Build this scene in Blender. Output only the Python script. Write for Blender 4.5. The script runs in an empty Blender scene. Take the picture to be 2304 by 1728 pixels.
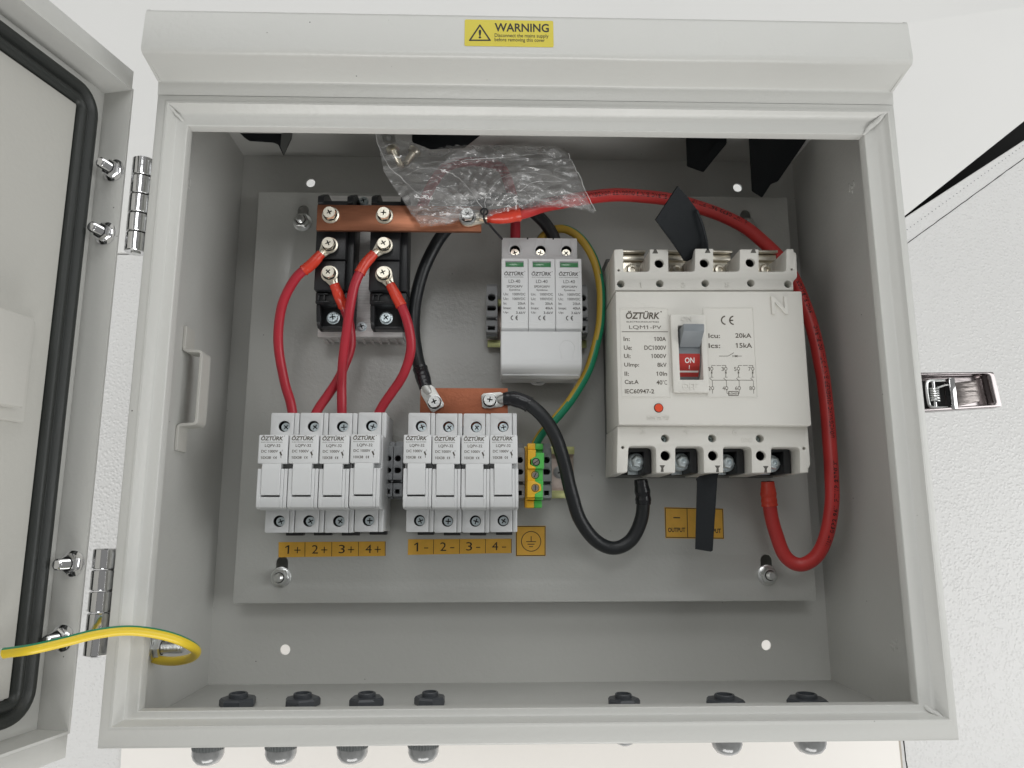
import bpy, bmesh, math, random
from mathutils import Vector, Matrix, Euler, noise, geometry
random.seed(7)
sc = bpy.context.scene
MM = 0.001
V = Vector

# ------------------------------------------------------------------ camera
CAM = (-22.2313, 108.2598, 543.3291)
ROT = (0.1841, -0.0275, -0.0018)
FPX = 1688.7                      # focal length in pixels of the 2304 wide photograph
cam = bpy.data.cameras.new('camera')
cam.sensor_width = 36
cam.lens = FPX / 2304 * 36
cam.clip_start = 0.01
cam.clip_end = 20
camo = bpy.data.objects.new('camera', cam)
sc.collection.objects.link(camo)
camo.location = V(CAM) * MM
camo.rotation_euler = ROT
sc.camera = camo

# ------------------------------------------------------------------ light
w = bpy.data.worlds.new('World')
sc.world = w
w.use_nodes = True
wn = w.node_tree
bg = wn.nodes['Background']
tc = wn.nodes.new('ShaderNodeTexCoord')
sep = wn.nodes.new('ShaderNodeSeparateXYZ')
rmp = wn.nodes.new('ShaderNodeValToRGB')
wn.links.new(tc.outputs['Generated'], sep.inputs[0])
mr = wn.nodes.new('ShaderNodeMapRange')
mr.inputs[1].default_value = -1
mr.inputs[2].default_value = 1
wn.links.new(sep.outputs['Z'], mr.inputs[0])
wn.links.new(mr.outputs[0], rmp.inputs[0])
rmp.color_ramp.elements[0].position = 0.45      # walls of the room
rmp.color_ramp.elements[0].color = (0.32, 0.31, 0.30, 1)
rmp.color_ramp.elements[1].position = 0.75      # its ceiling
rmp.color_ramp.elements[1].color = (0.55, 0.55, 0.54, 1)
wn.links.new(rmp.outputs[0], bg.inputs[0])
bg.inputs[1].default_value = 0.42

def area(name, loc, target, sx, sy, e, col=(1, 1, 1)):
    l = bpy.data.lights.new(name, 'AREA')
    l.shape = 'RECTANGLE'
    l.size = sx
    l.size_y = sy
    l.energy = e
    l.color = col
    o = bpy.data.objects.new(name, l)
    sc.collection.objects.link(o)
    o.location = loc
    o.rotation_euler = (V(target) - V(loc)).to_track_quat('-Z', 'Y').to_euler()
    return o
area('hood_side_light', (0.1, 1.45, 1.0), (0.0, 0.2, 0.05), 1.7, 0.8, 9.5, (0.99, 1, 0.995))  # broad area lamp placed beyond the hood end, with no window behind it
area('side_light', (-1.40, 0.15, 0.85), (0.0, 0.15, 0.05), 0.8, 1.4, 9.5, (0.99, 1, 0.995))
area('side_light', (1.40, 0.15, 0.85), (0.0, 0.15, 0.05), 0.8, 1.4, 11, (0.99, 1, 0.995))
area('front_light', (0.0, -1.45, 0.60), (0.0, 0.15, 0.05), 1.5, 0.7, 20, (1, 0.992, 0.975))
area('ceiling_spot', (-0.04, 0.76, 1.5), (-0.03, 0.26, 0.03), 0.46, 0.28, 2.2, (0.99, 1, 0.995))

sc.view_settings.view_transform = 'Standard'
sc.view_settings.look = 'None'
sc.view_settings.gamma = 1
sc.view_settings.exposure = 0

# ------------------------------------------------------------------ photograph pixel -> point of the place
RM = Euler(ROT, 'XYZ').to_matrix()
SC = 2304 / 2212
def ray(px, py):
    return RM @ V(((px * SC - 1152) / FPX, -(py * SC - 864) / FPX, -1))
def at(px, py, z):
    d = ray(px, py); t = (z - CAM[2]) / d[2]
    return V(CAM) + t * d
def aty(px, py, y):
    d = ray(px, py); t = (y - CAM[1]) / d[1]
    return V(CAM) + t * d
def atx(px, py, x):
    d = ray(px, py); t = (x - CAM[0]) / d[0]
    return V(CAM) + t * d
def atplane(px, py, p0, n):
    d = ray(px, py); t = (V(p0) - V(CAM)).dot(n) / d.dot(n)
    return V(CAM) + t * d
def zo(x0, y0, s):
    """crop pixels of an enlarged view -> sheet pixels"""
    return lambda zx, zy: ((x0 + zx * s) * 0.96007, (y0 + zy * s) * 0.96007)

# ------------------------------------------------------------------ materials
MT = {}
def mat(name, col, rough=0.5, metal=0.0, bump=None, var=None, coat=0, spec=0.5, speck=False, stretch=None, rvar=0):
    if name in MT: return MT[name]
    m = bpy.data.materials.new(name)
    m.use_nodes = True
    nt = m.node_tree
    N = nt.nodes
    b = N['Principled BSDF']
    b.inputs['Base Color'].default_value = (*col, 1)
    b.inputs['Roughness'].default_value = rough
    b.inputs['Metallic'].default_value = metal
    b.inputs['Coat Weight'].default_value = coat
    b.inputs['Coat Roughness'].default_value = 0.15
    b.inputs['Specular IOR Level'].default_value = spec
    t = N.new('ShaderNodeTexCoord')
    mp = N.new('ShaderNodeMapping')
    nt.links.new(t.outputs['Object'], mp.inputs[0])
    if stretch: mp.inputs['Scale'].default_value = stretch
    out = None
    if var:
        n = N.new('ShaderNodeTexNoise')
        n.inputs['Scale'].default_value = var[0]
        n.inputs['Detail'].default_value = 5
        nt.links.new(mp.outputs[0], n.inputs['Vector'])
        r = N.new('ShaderNodeValToRGB')
        r.color_ramp.elements[0].position = 0.3
        r.color_ramp.elements[1].position = 0.7
        r.color_ramp.elements[0].color = (*[c * (1 - var[1]) for c in col], 1)
        r.color_ramp.elements[1].color = (*[min(1, c * (1 + var[1])) for c in col], 1)
        nt.links.new(n.outputs[0], r.inputs[0])
        out = r.outputs[0]
    if speck:
        vo = N.new('ShaderNodeTexVoronoi')
        vo.inputs['Scale'].default_value = 75
        nt.links.new(t.outputs['Object'], vo.inputs['Vector'])
        n2 = N.new('ShaderNodeTexNoise')
        n2.inputs['Scale'].default_value = 14
        nt.links.new(t.outputs['Object'], n2.inputs['Vector'])
        r2 = N.new('ShaderNodeValToRGB')
        r2.color_ramp.elements[0].position = 0.022
        r2.color_ramp.elements[1].position = 0.034
        nt.links.new(vo.outputs['Distance'], r2.inputs[0])
        r3 = N.new('ShaderNodeValToRGB')
        r3.color_ramp.elements[0].position = 0.47
        r3.color_ramp.elements[1].position = 0.56
        nt.links.new(n2.outputs[0], r3.inputs[0])
        inv = N.new('ShaderNodeMath'); inv.operation = 'SUBTRACT'; inv.inputs[0].default_value = 1
        nt.links.new(r2.outputs[0], inv.inputs[1])
        ml = N.new('ShaderNodeMath'); ml.operation = 'MULTIPLY'
        nt.links.new(inv.outputs[0], ml.inputs[0])
        nt.links.new(r3.outputs[0], ml.inputs[1])
        mx = N.new('ShaderNodeMix'); mx.data_type = 'RGBA'
        nt.links.new(ml.outputs[0], mx.inputs[0])
        if out: nt.links.new(out, mx.inputs[6])
        else: mx.inputs[6].default_value = (*col, 1)
        mx.inputs[7].default_value = (0.06, 0.055, 0.05, 1)
        out = mx.outputs[2]
    if out: nt.links.new(out, b.inputs['Base Color'])
    if rvar:
        n = N.new('ShaderNodeTexNoise')
        n.inputs['Scale'].default_value = 60
        n.inputs['Detail'].default_value = 6
        nt.links.new(mp.outputs[0], n.inputs['Vector'])
        r = N.new('ShaderNodeMapRange')
        r.inputs[3].default_value = max(0.02, rough - rvar)
        r.inputs[4].default_value = rough + rvar
        nt.links.new(n.outputs[0], r.inputs[0])
        nt.links.new(r.outputs[0], b.inputs['Roughness'])
    if bump:
        n = N.new('ShaderNodeTexNoise')
        n.inputs['Scale'].default_value = bump[0]
        n.inputs['Detail'].default_value = 2
        nt.links.new(mp.outputs[0], n.inputs['Vector'])
        bp = N.new('ShaderNodeBump')
        bp.inputs['Strength'].default_value = bump[1]
        bp.inputs['Distance'].default_value = 0.0006
        nt.links.new(n.outputs[0], bp.inputs['Height'])
        nt.links.new(bp.outputs[0], b.inputs['Normal'])
    MT[name] = m
    return m

PAINT = mat('powder_coat', (0.565, 0.565, 0.54), 0.33, bump=(330, 0.28), var=(9, 0.02), rvar=0.07, speck=True)
PLATE = mat('plate_paint', (0.47, 0.473, 0.452), 0.29, bump=(420, 0.30), var=(9, 0.010), speck=True)
DOORP = mat('door_paint', (0.58, 0.57, 0.53), 0.45, bump=(420, 0.15), var=(9, 0.02))
DARK = mat('dark_gap', (0.010, 0.010, 0.010), 0.7)  # near-black for shade painted into gaps, wells and recesses
RUB = mat('black_rubber', (0.022, 0.025, 0.023), 0.45, bump=(900, 0.2), rvar=0.12)
CHROME = mat('chrome', (0.78, 0.78, 0.79), 0.09, 1, bump=(160, 0.10), rvar=0.05)
ZINC = mat('zinc', (0.70, 0.71, 0.70), 0.30, 1, var=(400, 0.10), bump=(500, 0.06), rvar=0.05)
NICK = mat('nickel', (0.80, 0.75, 0.64), 0.31, 1, var=(300, 0.08), bump=(400, 0.07))
SCRD = mat('cover_screw_zinc', (0.42, 0.50, 0.50), 0.25, 1, bump=(900, 0.3))
BLUEZ = mat('blue_zinc', (0.66, 0.74, 0.77), 0.36, 1, var=(500, 0.15), bump=(900, 0.1))
ALU = mat('brushed_aluminium', (0.80, 0.79, 0.78), 0.5, 0.45, var=(120, 0.12), bump=(200, 0.3), stretch=(0.6, 8, 1))
COPP = mat('copper', (0.40, 0.165, 0.095), 0.34, 0.85, var=(45, 0.30), bump=(220, 0.12), stretch=(0.5, 3, 1), rvar=0.14)
COPP2 = mat('copper_flat', (0.31, 0.105, 0.055), 0.44, 0.75, var=(50, 0.2), bump=(500, 0.25), rvar=0.1)
WHT = mat('light_grey_plastic', (0.69, 0.70, 0.705), 0.42, bump=(1500, 0.12), var=(30, 0.02))
IVO = mat('ivory_plastic', (0.66, 0.645, 0.60), 0.45, bump=(1400, 0.12), var=(30, 0.02))
GRYB = mat('breaker_base_plastic', (0.13, 0.135, 0.13), 0.5, bump=(1200, 0.15))
GRY = mat('grey_plastic', (0.27, 0.28, 0.29), 0.45, bump=(1200, 0.12), var=(40, 0.04))
BLK = mat('black_plastic', (0.016, 0.017, 0.019), 0.4, bump=(1200, 0.15), rvar=0.1)
BLUEBLK = mat('dark_sheet_plastic', (0.010, 0.012, 0.014), 0.55, spec=0.22, bump=(300, 0.2), rvar=0.12)
DARK = mat('dark_gap', (0.010, 0.010, 0.010), 0.7)
GLAND = mat('grey_nylon', (0.055, 0.06, 0.068), 0.42, bump=(1200, 0.15), rvar=0.1)
RED = mat('red_insulation', (0.42, 0.022, 0.038), 0.36, bump=(500, 0.12), var=(60, 0.08))
REDC = mat('red_cable', (0.47, 0.032, 0.030), 0.40, bump=(500, 0.12), var=(60, 0.08))
SHR = mat('red_heat_shrink', (0.62, 0.05, 0.025), 0.27, bump=(260, 0.45), var=(100, 0.08))
BCAB = mat('black_cable', (0.014, 0.016, 0.018), 0.38, bump=(500, 0.2), rvar=0.1)
BSHR = mat('black_heat_shrink', (0.014, 0.015, 0.018), 0.25, bump=(200, 0.6))
YEL = mat('yellow_insulation', (0.80, 0.58, 0.03), 0.38, bump=(400, 0.1))
YELD = mat('yellow_insulation_dull', (0.50, 0.33, 0.04), 0.4, bump=(400, 0.1))
GRN = mat('green_insulation', (0.01, 0.24, 0.12), 0.36, bump=(400, 0.1))
PEY = mat('terminal_yellow', (0.82, 0.46, 0.02), 0.42, bump=(1200, 0.1))
PEG = mat('terminal_green', (0.09, 0.52, 0.09), 0.42, bump=(1200, 0.1))
ORG = mat('orange_label', (0.74, 0.41, 0.05), 0.55, var=(200, 0.05), bump=(800, 0.1))
WYEL = mat('yellow_label', (0.62, 0.52, 0.03), 0.42, bump=(800, 0.08))
INK = mat('black_ink', (0.018, 0.016, 0.012), 0.6)
GINK = mat('grey_ink', (0.09, 0.088, 0.085), 0.6)
BINK = mat('brown_ink', (0.085, 0.072, 0.055), 0.6)
CINK = mat('cable_ink', (0.03, 0.008, 0.008), 0.6)
WINK = mat('white_ink', (0.75, 0.72, 0.70), 0.6)
GREENW = mat('green_window', (0.035, 0.20, 0.07), 0.25, coat=0.6)
TRIP = mat('red_button', (0.70, 0.07, 0.02), 0.4)
TOG = mat('toggle_grey', (0.20, 0.22, 0.235), 0.4, bump=(1200, 0.1))
TRED = mat('toggle_red', (0.42, 0.03, 0.025), 0.45)
RAIL = mat('passivated_steel', (0.55, 0.47, 0.42), 0.3, 1, var=(90, 0.35), bump=(500, 0.1))
RAILE = mat('passivated_yellow_steel', (0.60, 0.62, 0.30), 0.3, 1, var=(90, 0.25))
SMOOTH = mat('white_board', (0.70, 0.695, 0.68), 0.5, bump=(30, 0.1), var=(3, 0.02))
CARD = mat('white_card', (0.90, 0.865, 0.82), 0.5, bump=(40, 0.1), var=(3, 0.02))
CARDE = mat('card_edge', (0.46, 0.41, 0.35), 0.7)

def leather():
    m = bpy.data.materials.new('embossed_leatherette')
    m.use_nodes = True
    nt = m.node_tree; N = nt.nodes
    b = N['Principled BSDF']
    b.inputs['Base Color'].default_value = (0.70, 0.695, 0.685, 1)
    b.inputs['Roughness'].default_value = 0.36
    t = N.new('ShaderNodeTexCoord')
    wv = N.new('ShaderNodeTexNoise'); wv.inputs['Scale'].default_value = 60
    nt.links.new(t.outputs['Object'], wv.inputs['Vector'])
    ad = N.new('ShaderNodeMix'); ad.data_type = 'RGBA'; ad.blend_type = 'LINEAR_LIGHT'
    ad.inputs[0].default_value = 0.002
    nt.links.new(t.outputs['Object'], ad.inputs[6]); nt.links.new(wv.outputs['Color'], ad.inputs[7])
    vo = N.new('ShaderNodeTexVoronoi'); vo.feature = 'SMOOTH_F1'
    vo.inputs['Scale'].default_value = 360
    vo.inputs['Smoothness'].default_value = 0.15
    nt.links.new(ad.outputs[2], vo.inputs['Vector'])
    vo2 = N.new('ShaderNodeTexVoronoi'); vo2.feature = 'F1'
    vo2.inputs['Scale'].default_value = 700
    nt.links.new(ad.outputs[2], vo2.inputs['Vector'])
    m1 = N.new('ShaderNodeMapRange')
    m1.inputs[1].default_value = 0.0; m1.inputs[2].default_value = 0.62
    m1.inputs[3].default_value = 1; m1.inputs[4].default_value = 0
    m1.interpolation_type = 'SMOOTHSTEP'
    nt.links.new(vo.outputs['Distance'], m1.inputs[0])
    ms = N.new('ShaderNodeMath'); ms.operation = 'MULTIPLY_ADD'; ms.inputs[1].default_value = -0.25
    nt.links.new(vo2.outputs['Distance'], ms.inputs[0]); nt.links.new(m1.outputs[0], ms.inputs[2])
    bp = N.new('ShaderNodeBump'); bp.inputs['Strength'].default_value = 0.34; bp.inputs['Distance'].default_value = 0.0010
    nt.links.new(ms.outputs[0], bp.inputs['Height']); nt.links.new(bp.outputs[0], b.inputs['Normal'])
    return m
LEATH = leather()

def bagmat():
    m = bpy.data.materials.new('clear_film')
    m.use_nodes = True
    nt = m.node_tree; N = nt.nodes
    N.remove(N['Principled BSDF'])
    o = N['Material Output']
    tr = N.new('ShaderNodeBsdfTransparent'); tr.inputs[0].default_value = (0.95, 0.95, 0.95, 1)
    gl = N.new('ShaderNodeBsdfGlossy'); gl.inputs['Roughness'].default_value = 0.12
    df = N.new('ShaderNodeBsdfDiffuse'); df.inputs[0].default_value = (0.8, 0.8, 0.8, 1)
    t = N.new('ShaderNodeTexCoord')
    mp = N.new('ShaderNodeMapping'); mp.inputs['Scale'].default_value = (1, 3.2, 1); mp.inputs['Rotation'].default_value = (0, 0, 0.12)
    nt.links.new(t.outputs['Object'], mp.inputs[0])
    n = N.new('ShaderNodeTexNoise'); n.inputs['Scale'].default_value = 22; n.inputs['Detail'].default_value = 4
    n.inputs['Distortion'].default_value = 0.3
    nt.links.new(mp.outputs[0], n.inputs['Vector'])
    bp = N.new('ShaderNodeBump'); bp.inputs['Strength'].default_value = 0.6; bp.inputs['Distance'].default_value = 0.004
    nt.links.new(n.outputs[0], bp.inputs['Height']); nt.links.new(bp.outputs[0], gl.inputs['Normal'])
    # creases whiten the film
    r = N.new('ShaderNodeValToRGB')
    e = r.color_ramp.elements
    e[0].position = 0.47; e[0].color = (0, 0, 0, 1)
    e[1].position = 0.53; e[1].color = (0, 0, 0, 1)
    k = e.new(0.50); k.color = (0.75, 0.75, 0.75, 1)
    nt.links.new(n.outputs[0], r.inputs[0])
    fr = N.new('ShaderNodeLayerWeight'); fr.inputs['Blend'].default_value = 0.35
    nt.links.new(bp.outputs[0], fr.inputs['Normal'])
    a1 = N.new('ShaderNodeMath'); a1.operation = 'MULTIPLY_ADD'; a1.inputs[1].default_value = 0.75; a1.inputs[2].default_value = 0.03
    nt.links.new(fr.outputs['Fresnel'], a1.inputs[0])
    mx1 = N.new('ShaderNodeMixShader')
    d2 = N.new('ShaderNodeMath'); d2.operation = 'MULTIPLY_ADD'; d2.inputs[1].default_value = 0.30; d2.inputs[2].default_value = 0.14
    nt.links.new(r.outputs[0], d2.inputs[0])
    nt.links.new(d2.outputs[0], mx1.inputs[0])
    nt.links.new(tr.outputs[0], mx1.inputs[1]); nt.links.new(df.outputs[0], mx1.inputs[2])
    mx2 = N.new('ShaderNodeMixShader')
    nt.links.new(a1.outputs[0], mx2.inputs[0])
    nt.links.new(mx1.outputs[0], mx2.inputs[1]); nt.links.new(gl.outputs[0], mx2.inputs[2])
    nt.links.new(mx2.outputs[0], o.inputs[0])
    return m
FILM = bagmat()

def glandcap():
    m = mat('smoky_gland_cap', (0.26, 0.265, 0.265), 0.16, coat=0.8, bump=(60, 0.5), var=(45, 0.45), stretch=(1, 1, 3))
    return m
GCAP = glandcap()

# ------------------------------------------------------------------ mesh helpers
class MB:
    def __init__(s): s.v = []; s.f = []; s.m = []
    def raw(s, vs, fs, m=0):
        o = len(s.v); s.v += [tuple(a) for a in vs]
        for f in fs: s.f.append([i + o for i in f]); s.m.append(m)
        return s
    def frombm(s, bm, m=0, mtx=None):
        if mtx: bm.transform(mtx)
        bm.verts.index_update()
        s.raw([v.co for v in bm.verts], [[v.index for v in f.verts] for f in bm.faces], m)
        bm.free(); return s
    def merge(s, o, mtx=None, m=None):
        vs = [(mtx @ V(a)) if mtx else a for a in o.v]
        b = len(s.v); s.v += [tuple(a) for a in vs]
        for f, k in zip(o.f, o.m): s.f.append([i + b for i in f]); s.m.append(k if m is None else m)
        return s
    def box(s, x0, x1, y0, y1, z0, z1, b=0, m=0, seg=2):
        bm = bmesh.new()
        bmesh.ops.create_cube(bm, size=1)
        for v in bm.verts:
            v.co = V(((x0 + x1) / 2 + v.co.x * (x1 - x0), (y0 + y1) / 2 + v.co.y * (y1 - y0), (z0 + z1) / 2 + v.co.z * (z1 - z0)))
        if b: bmesh.ops.bevel(bm, geom=bm.edges[:], offset=b, segments=seg, affect='EDGES', profile=0.5)
        return s.frombm(bm, m)
    def prism(s, poly, axis, a0, a1, b=0, m=0, seg=1):
        """poly of 2D points; axis 'x': points are (y,z), 'y': (x,z), 'z': (x,y)"""
        def P(p, a): return {'x': V((a, p[0], p[1])), 'y': V((p[0], a, p[1])), 'z': V((p[0], p[1], a))}[axis]
        bm = bmesh.new()
        A = [bm.verts.new(P(p, a0)) for p in poly]
        B = [bm.verts.new(P(p, a1)) for p in poly]
        n = len(poly)
        bm.faces.new(A[::-1]); bm.faces.new(B)
        for i in range(n): bm.faces.new((A[i], A[(i + 1) % n], B[(i + 1) % n], B[i]))
        bmesh.ops.recalc_face_normals(bm, faces=bm.faces[:])
        if b: bmesh.ops.bevel(bm, geom=bm.edges[:], offset=b, segments=seg, affect='EDGES', profile=0.5)
        return s.frombm(bm, m)
    def lathe(s, prof, o, ax=(0, 0, 1), n=24, m=0, ref=None, caps=True):
        """prof: (radius, height) pairs"""
        ax = V(ax).normalized()
        u = ax.orthogonal().normalized() if ref is None else (V(ref) - V(ref).dot(ax) * ax).normalized()
        w_ = ax.cross(u)
        vs = []; fs = []
        for r, h in prof:
            for k in range(n):
                a = 2 * math.pi * k / n
                vs.append(V(o) + ax * h + (u * math.cos(a) + w_ * math.sin(a)) * r)
        for i in range(len(prof) - 1):
            for k in range(n):
                k2 = (k + 1) % n
                fs.append((i * n + k, i * n + k2, (i + 1) * n + k2, (i + 1) * n + k))
        if caps:
            fs.append(tuple(range(n))[::-1]); fs.append(tuple((len(prof) - 1) * n + k for k in range(n)))
        return s.raw(vs, fs, m)
    def tube(s, pts, r, n=14, m=0, stripe=None, caps=True):
        """pts already dense; r number or list; stripe(i,k)->material"""
        fr = frames(pts)
        vs = []; o = len(s.v)
        for i, (p, t, u, w_) in enumerate(fr):
            rr = r[i] if isinstance(r, (list, tuple)) else r
            for k in range(n):
                a = 2 * math.pi * k / n
                vs.append(p + (u * math.cos(a) + w_ * math.sin(a)) * rr)
        s.v += [tuple(a) for a in vs]
        for i in range(len(pts) - 1):
            for k in range(n):
                k2 = (k + 1) % n
                s.f.append([o + i * n + k, o + i * n + k2, o + (i + 1) * n + k2, o + (i + 1) * n + k])
                s.m.append(stripe(i, k) if stripe else m)
        if caps:
            s.f.append([o + k for k in range(n)][::-1]); s.m.append(m)
            e = o + (len(pts) - 1) * n
            s.f.append([e + k for k in range(n)]); s.m.append(m)
        return s
    def build(s, name, mats, parent=None, sharp=32, smooth=True, mtx=None):
        me = bpy.data.meshes.new(name)
        off = V(parent['_o']) if parent is not None and '_o' in parent else V((0, 0, 0))
        vs = [(V(a) - off) * MM for a in s.v]
        me.from_pydata(vs, [], s.f)
        if not isinstance(mats, (list, tuple)): mats = [mats]
        mats = list(mats)
        while s.m and max(s.m) >= len(mats): mats.append(DARK)
        for a in mats: me.materials.append(a)
        me.polygons.foreach_set('material_index', s.m)
        me.update()
        if smooth:
            bm = bmesh.new(); bm.from_mesh(me)
            c = math.radians(sharp)
            for f in bm.faces: f.smooth = True
            for e in bm.edges:
                if len(e.link_faces) == 2:
                    try: e.smooth = e.calc_face_angle() < c
                    except Exception: pass
            bm.to_mesh(me); bm.free()
        o = bpy.data.objects.new(name, me)
        sc.collection.objects.link(o)
        if parent is not None: o.parent = parent; o['_o'] = list(off)
        return o

def frames(pts):
    out = []
    u = None
    for i, p in enumerate(pts):
        a = pts[max(0, i - 1)]; b = pts[min(len(pts) - 1, i + 1)]
        t = (V(b) - V(a)).normalized()
        if u is None:
            u = V((0, 0, 1)) if abs(t.z) < 0.95 else V((0, 1, 0))
        u = (u - t * u.dot(t)).normalized()
        out.append((V(p), t, u, t.cross(u)))
    return out

def spline(cp, step=2.0):
    """Catmull-Rom through control points, resampled evenly"""
    P = [V(p) for p in cp]
    P = [P[0] * 2 - P[1]] + P + [P[-1] * 2 - P[-2]]
    dense = []
    for i in range(1, len(P) - 2):
        p0, p1, p2, p3 = P[i - 1:i + 3]
        for k in range(16):
            t = k / 16
            dense.append(0.5 * ((2 * p1) + (p2 - p0) * t + (2 * p0 - 5 * p1 + 4 * p2 - p3) * t * t + (3 * p1 - p0 - 3 * p2 + p3) * t ** 3))
    dense.append(P[-2])
    L = [0]
    for a, b in zip(dense, dense[1:]): L.append(L[-1] + (b - a).length)
    n = max(3, int(L[-1] / step))
    out = []; j = 0
    for i in range(n + 1):
        d = L[-1] * i / n
        while j < len(L) - 2 and L[j + 1] < d: j += 1
        f = (d - L[j]) / max(1e-9, L[j + 1] - L[j])
        out.append(dense[j].lerp(dense[j + 1], f))
    return out

def curve_mesh(loops, half, bevel=0, res=2):
    cu = bpy.data.curves.new('c', 'CURVE')
    cu.dimensions = '2D'; cu.fill_mode = 'BOTH'
    cu.extrude = max(0.0, half - bevel); cu.bevel_depth = bevel; cu.bevel_resolution = 1; cu.offset = -bevel
    for lp in loops:
        sp = cu.splines.new('POLY')
        sp.points.add(len(lp) - 1)
        for k, p in enumerate(lp): sp.points[k].co = (p[0], p[1], 0, 1)
        sp.use_cyclic_u = True
    o = bpy.data.objects.new('c', cu)
    me = bpy.data.meshes.new_from_object(o)
    vs = [v.co.copy() for v in me.vertices]; fs = [list(f.vertices) for f in me.polygons]
    bpy.data.objects.remove(o); bpy.data.curves.remove(cu); bpy.data.meshes.remove(me)
    return vs, fs

def sheet(mb, outer, holes, z0, z1, b=0, m=0, mtx=None):
    vs, fs = curve_mesh([outer] + list(holes), (z1 - z0) / 2, b)
    t = V((0, 0, (z0 + z1) / 2))
    vs = [v + t for v in vs]
    if mtx: vs = [mtx @ v for v in vs]
    bm = bmesh.new()
    B = [bm.verts.new(v) for v in vs]
    for f in fs:
        try: bm.faces.new([B[i] for i in f])
        except Exception: pass
    bmesh.ops.remove_doubles(bm, verts=bm.verts[:], dist=1e-4)
    mb.frombm(bm, m)
    return mb

def circ(x, y, r, n=20, ry=None):
    ry = ry or r
    return [(x + r * math.cos(2 * math.pi * k / n), y + ry * math.sin(2 * math.pi * k / n)) for k in range(n)]
def rect(x0, x1, y0, y1): return [(x0, y0), (x1, y0), (x1, y1), (x0, y1)]
def rrect(x0, x1, y0, y1, r, n=4):
    o = []
    for cx, cy, a0 in ((x1 - r, y0 + r, -90), (x1 - r, y1 - r, 0), (x0 + r, y1 - r, 90), (x0 + r, y0 + r, 180)):
        for k in range(n + 1):
            a = math.radians(a0 + 90 * k / n)
            o.append((cx + r * math.cos(a), cy + r * math.sin(a)))
    return o
def roundpoly(pts, rr, n=3):
    """round the corners of a polygon; rr radius or list"""
    out = []; L = len(pts)
    for i in range(L):
        p = V(pts[i]); a = V(pts[i - 1]); b = V(pts[(i + 1) % L])
        r = rr[i] if isinstance(rr, (list, tuple)) else rr
        if r <= 0: out.append(tuple(p)); continue
        r1 = min(r, (a - p).length * 0.45, (b - p).length * 0.45)
        s_ = p + (a - p).normalized() * r1; e = p + (b - p).normalized() * r1
        for k in range(n + 1):
            t = k / n
            out.append(tuple((1 - t) ** 2 * s_ + 2 * t * (1 - t) * p + t * t * e))
    return out

_tx = {}
def textmesh(s_, bold=0.0, shear=0.0, ext=0.0):
    k = (s_, bold, shear, ext)
    if k not in _tx:
        cu = bpy.data.curves.new('t', 'FONT')
        cu.body = s_; cu.size = 1; cu.offset = bold; cu.shear = shear; cu.resolution_u = 3
        o = bpy.data.objects.new('t', cu)
        me = bpy.data.meshes.new_from_object(o)
        vs = [v.co.copy() for v in me.vertices]; fs = [list(f.vertices) for f in me.polygons]
        bpy.data.objects.remove(o); bpy.data.curves.remove(cu); bpy.data.meshes.remove(me)
        if '1' in s_ and not shear:      # the built-in figure 1 is a bare bar: give it its flag
            for i_, c_ in enumerate(s_):
                if c_ != '1': continue
                cu = bpy.data.curves.new('t', 'FONT'); cu.body = s_[:i_ + 1]; cu.size = 1; cu.offset = bold
                o = bpy.data.objects.new('t', cu); me = bpy.data.meshes.new_from_object(o)
                xr_ = max(v.co.x for v in me.vertices); yt_ = max(v.co.y for v in me.vertices if v.co.x > xr_ - .05)
                bpy.data.objects.remove(o); bpy.data.curves.remove(cu); bpy.data.meshes.remove(me)
                b_ = len(vs); xl_ = xr_ - .085
                vs += [V((xl_, yt_, 0)), V((xl_ - .17, yt_ - .14, 0)), V((xl_ - .17, yt_ - .225, 0)), V((xl_, yt_ - .12, 0))]
                fs.append([b_, b_ + 1, b_ + 2, b_ + 3])
        x0 = min(v.x for v in vs); x1 = max(v.x for v in vs); y0 = min(v.y for v in vs); y1 = max(v.y for v in vs)
        _tx[k] = ([((v.x - x0) / (x1 - x0), (v.y - y0) / (y1 - y0)) for v in vs], fs, (x1 - x0) / (y1 - y0))
    return _tx[k]
def put(mb, s_, x0, y0, x1, y1, z, bold=0.0, shear=0.0, m=0, mtx=None, raise_=0):
    """text fitted into the box x0..x1, y0..y1 at height z"""
    vs, fs, asp = textmesh(s_, bold, shear)
    P = [V((x0 + a * (x1 - x0), y0 + b * (y1 - y0), z + raise_)) for a, b in vs]
    if mtx: P = [mtx @ p for p in P]
    mb.raw(P, fs, m)
    if raise_:
        ed = {}
        for f in fs:
            for i in range(len(f)):
                a, b = f[i], f[(i + 1) % len(f)]
                ed[(a, b)] = 1
        base = len(mb.v)
        low = [V((p.x, p.y, z)) for p in P]
        mb.v += [tuple(p) for p in P] + [tuple(p) for p in low]
        n = len(P)
        for (a, b) in ed:
            if (b, a) not in ed:
                mb.f.append([base + a, base + n + a, base + n + b, base + b]); mb.m.append(m)
    return mb
def putpx(mb, s_, px0, py0, px1, py1, z, **k):
    a = at(px0, py1, z); b = at(px1, py1, z); c = at(px0, py0, z)
    return put(mb, s_, a.x, a.y, b.x, c.y, z, **k)

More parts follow.
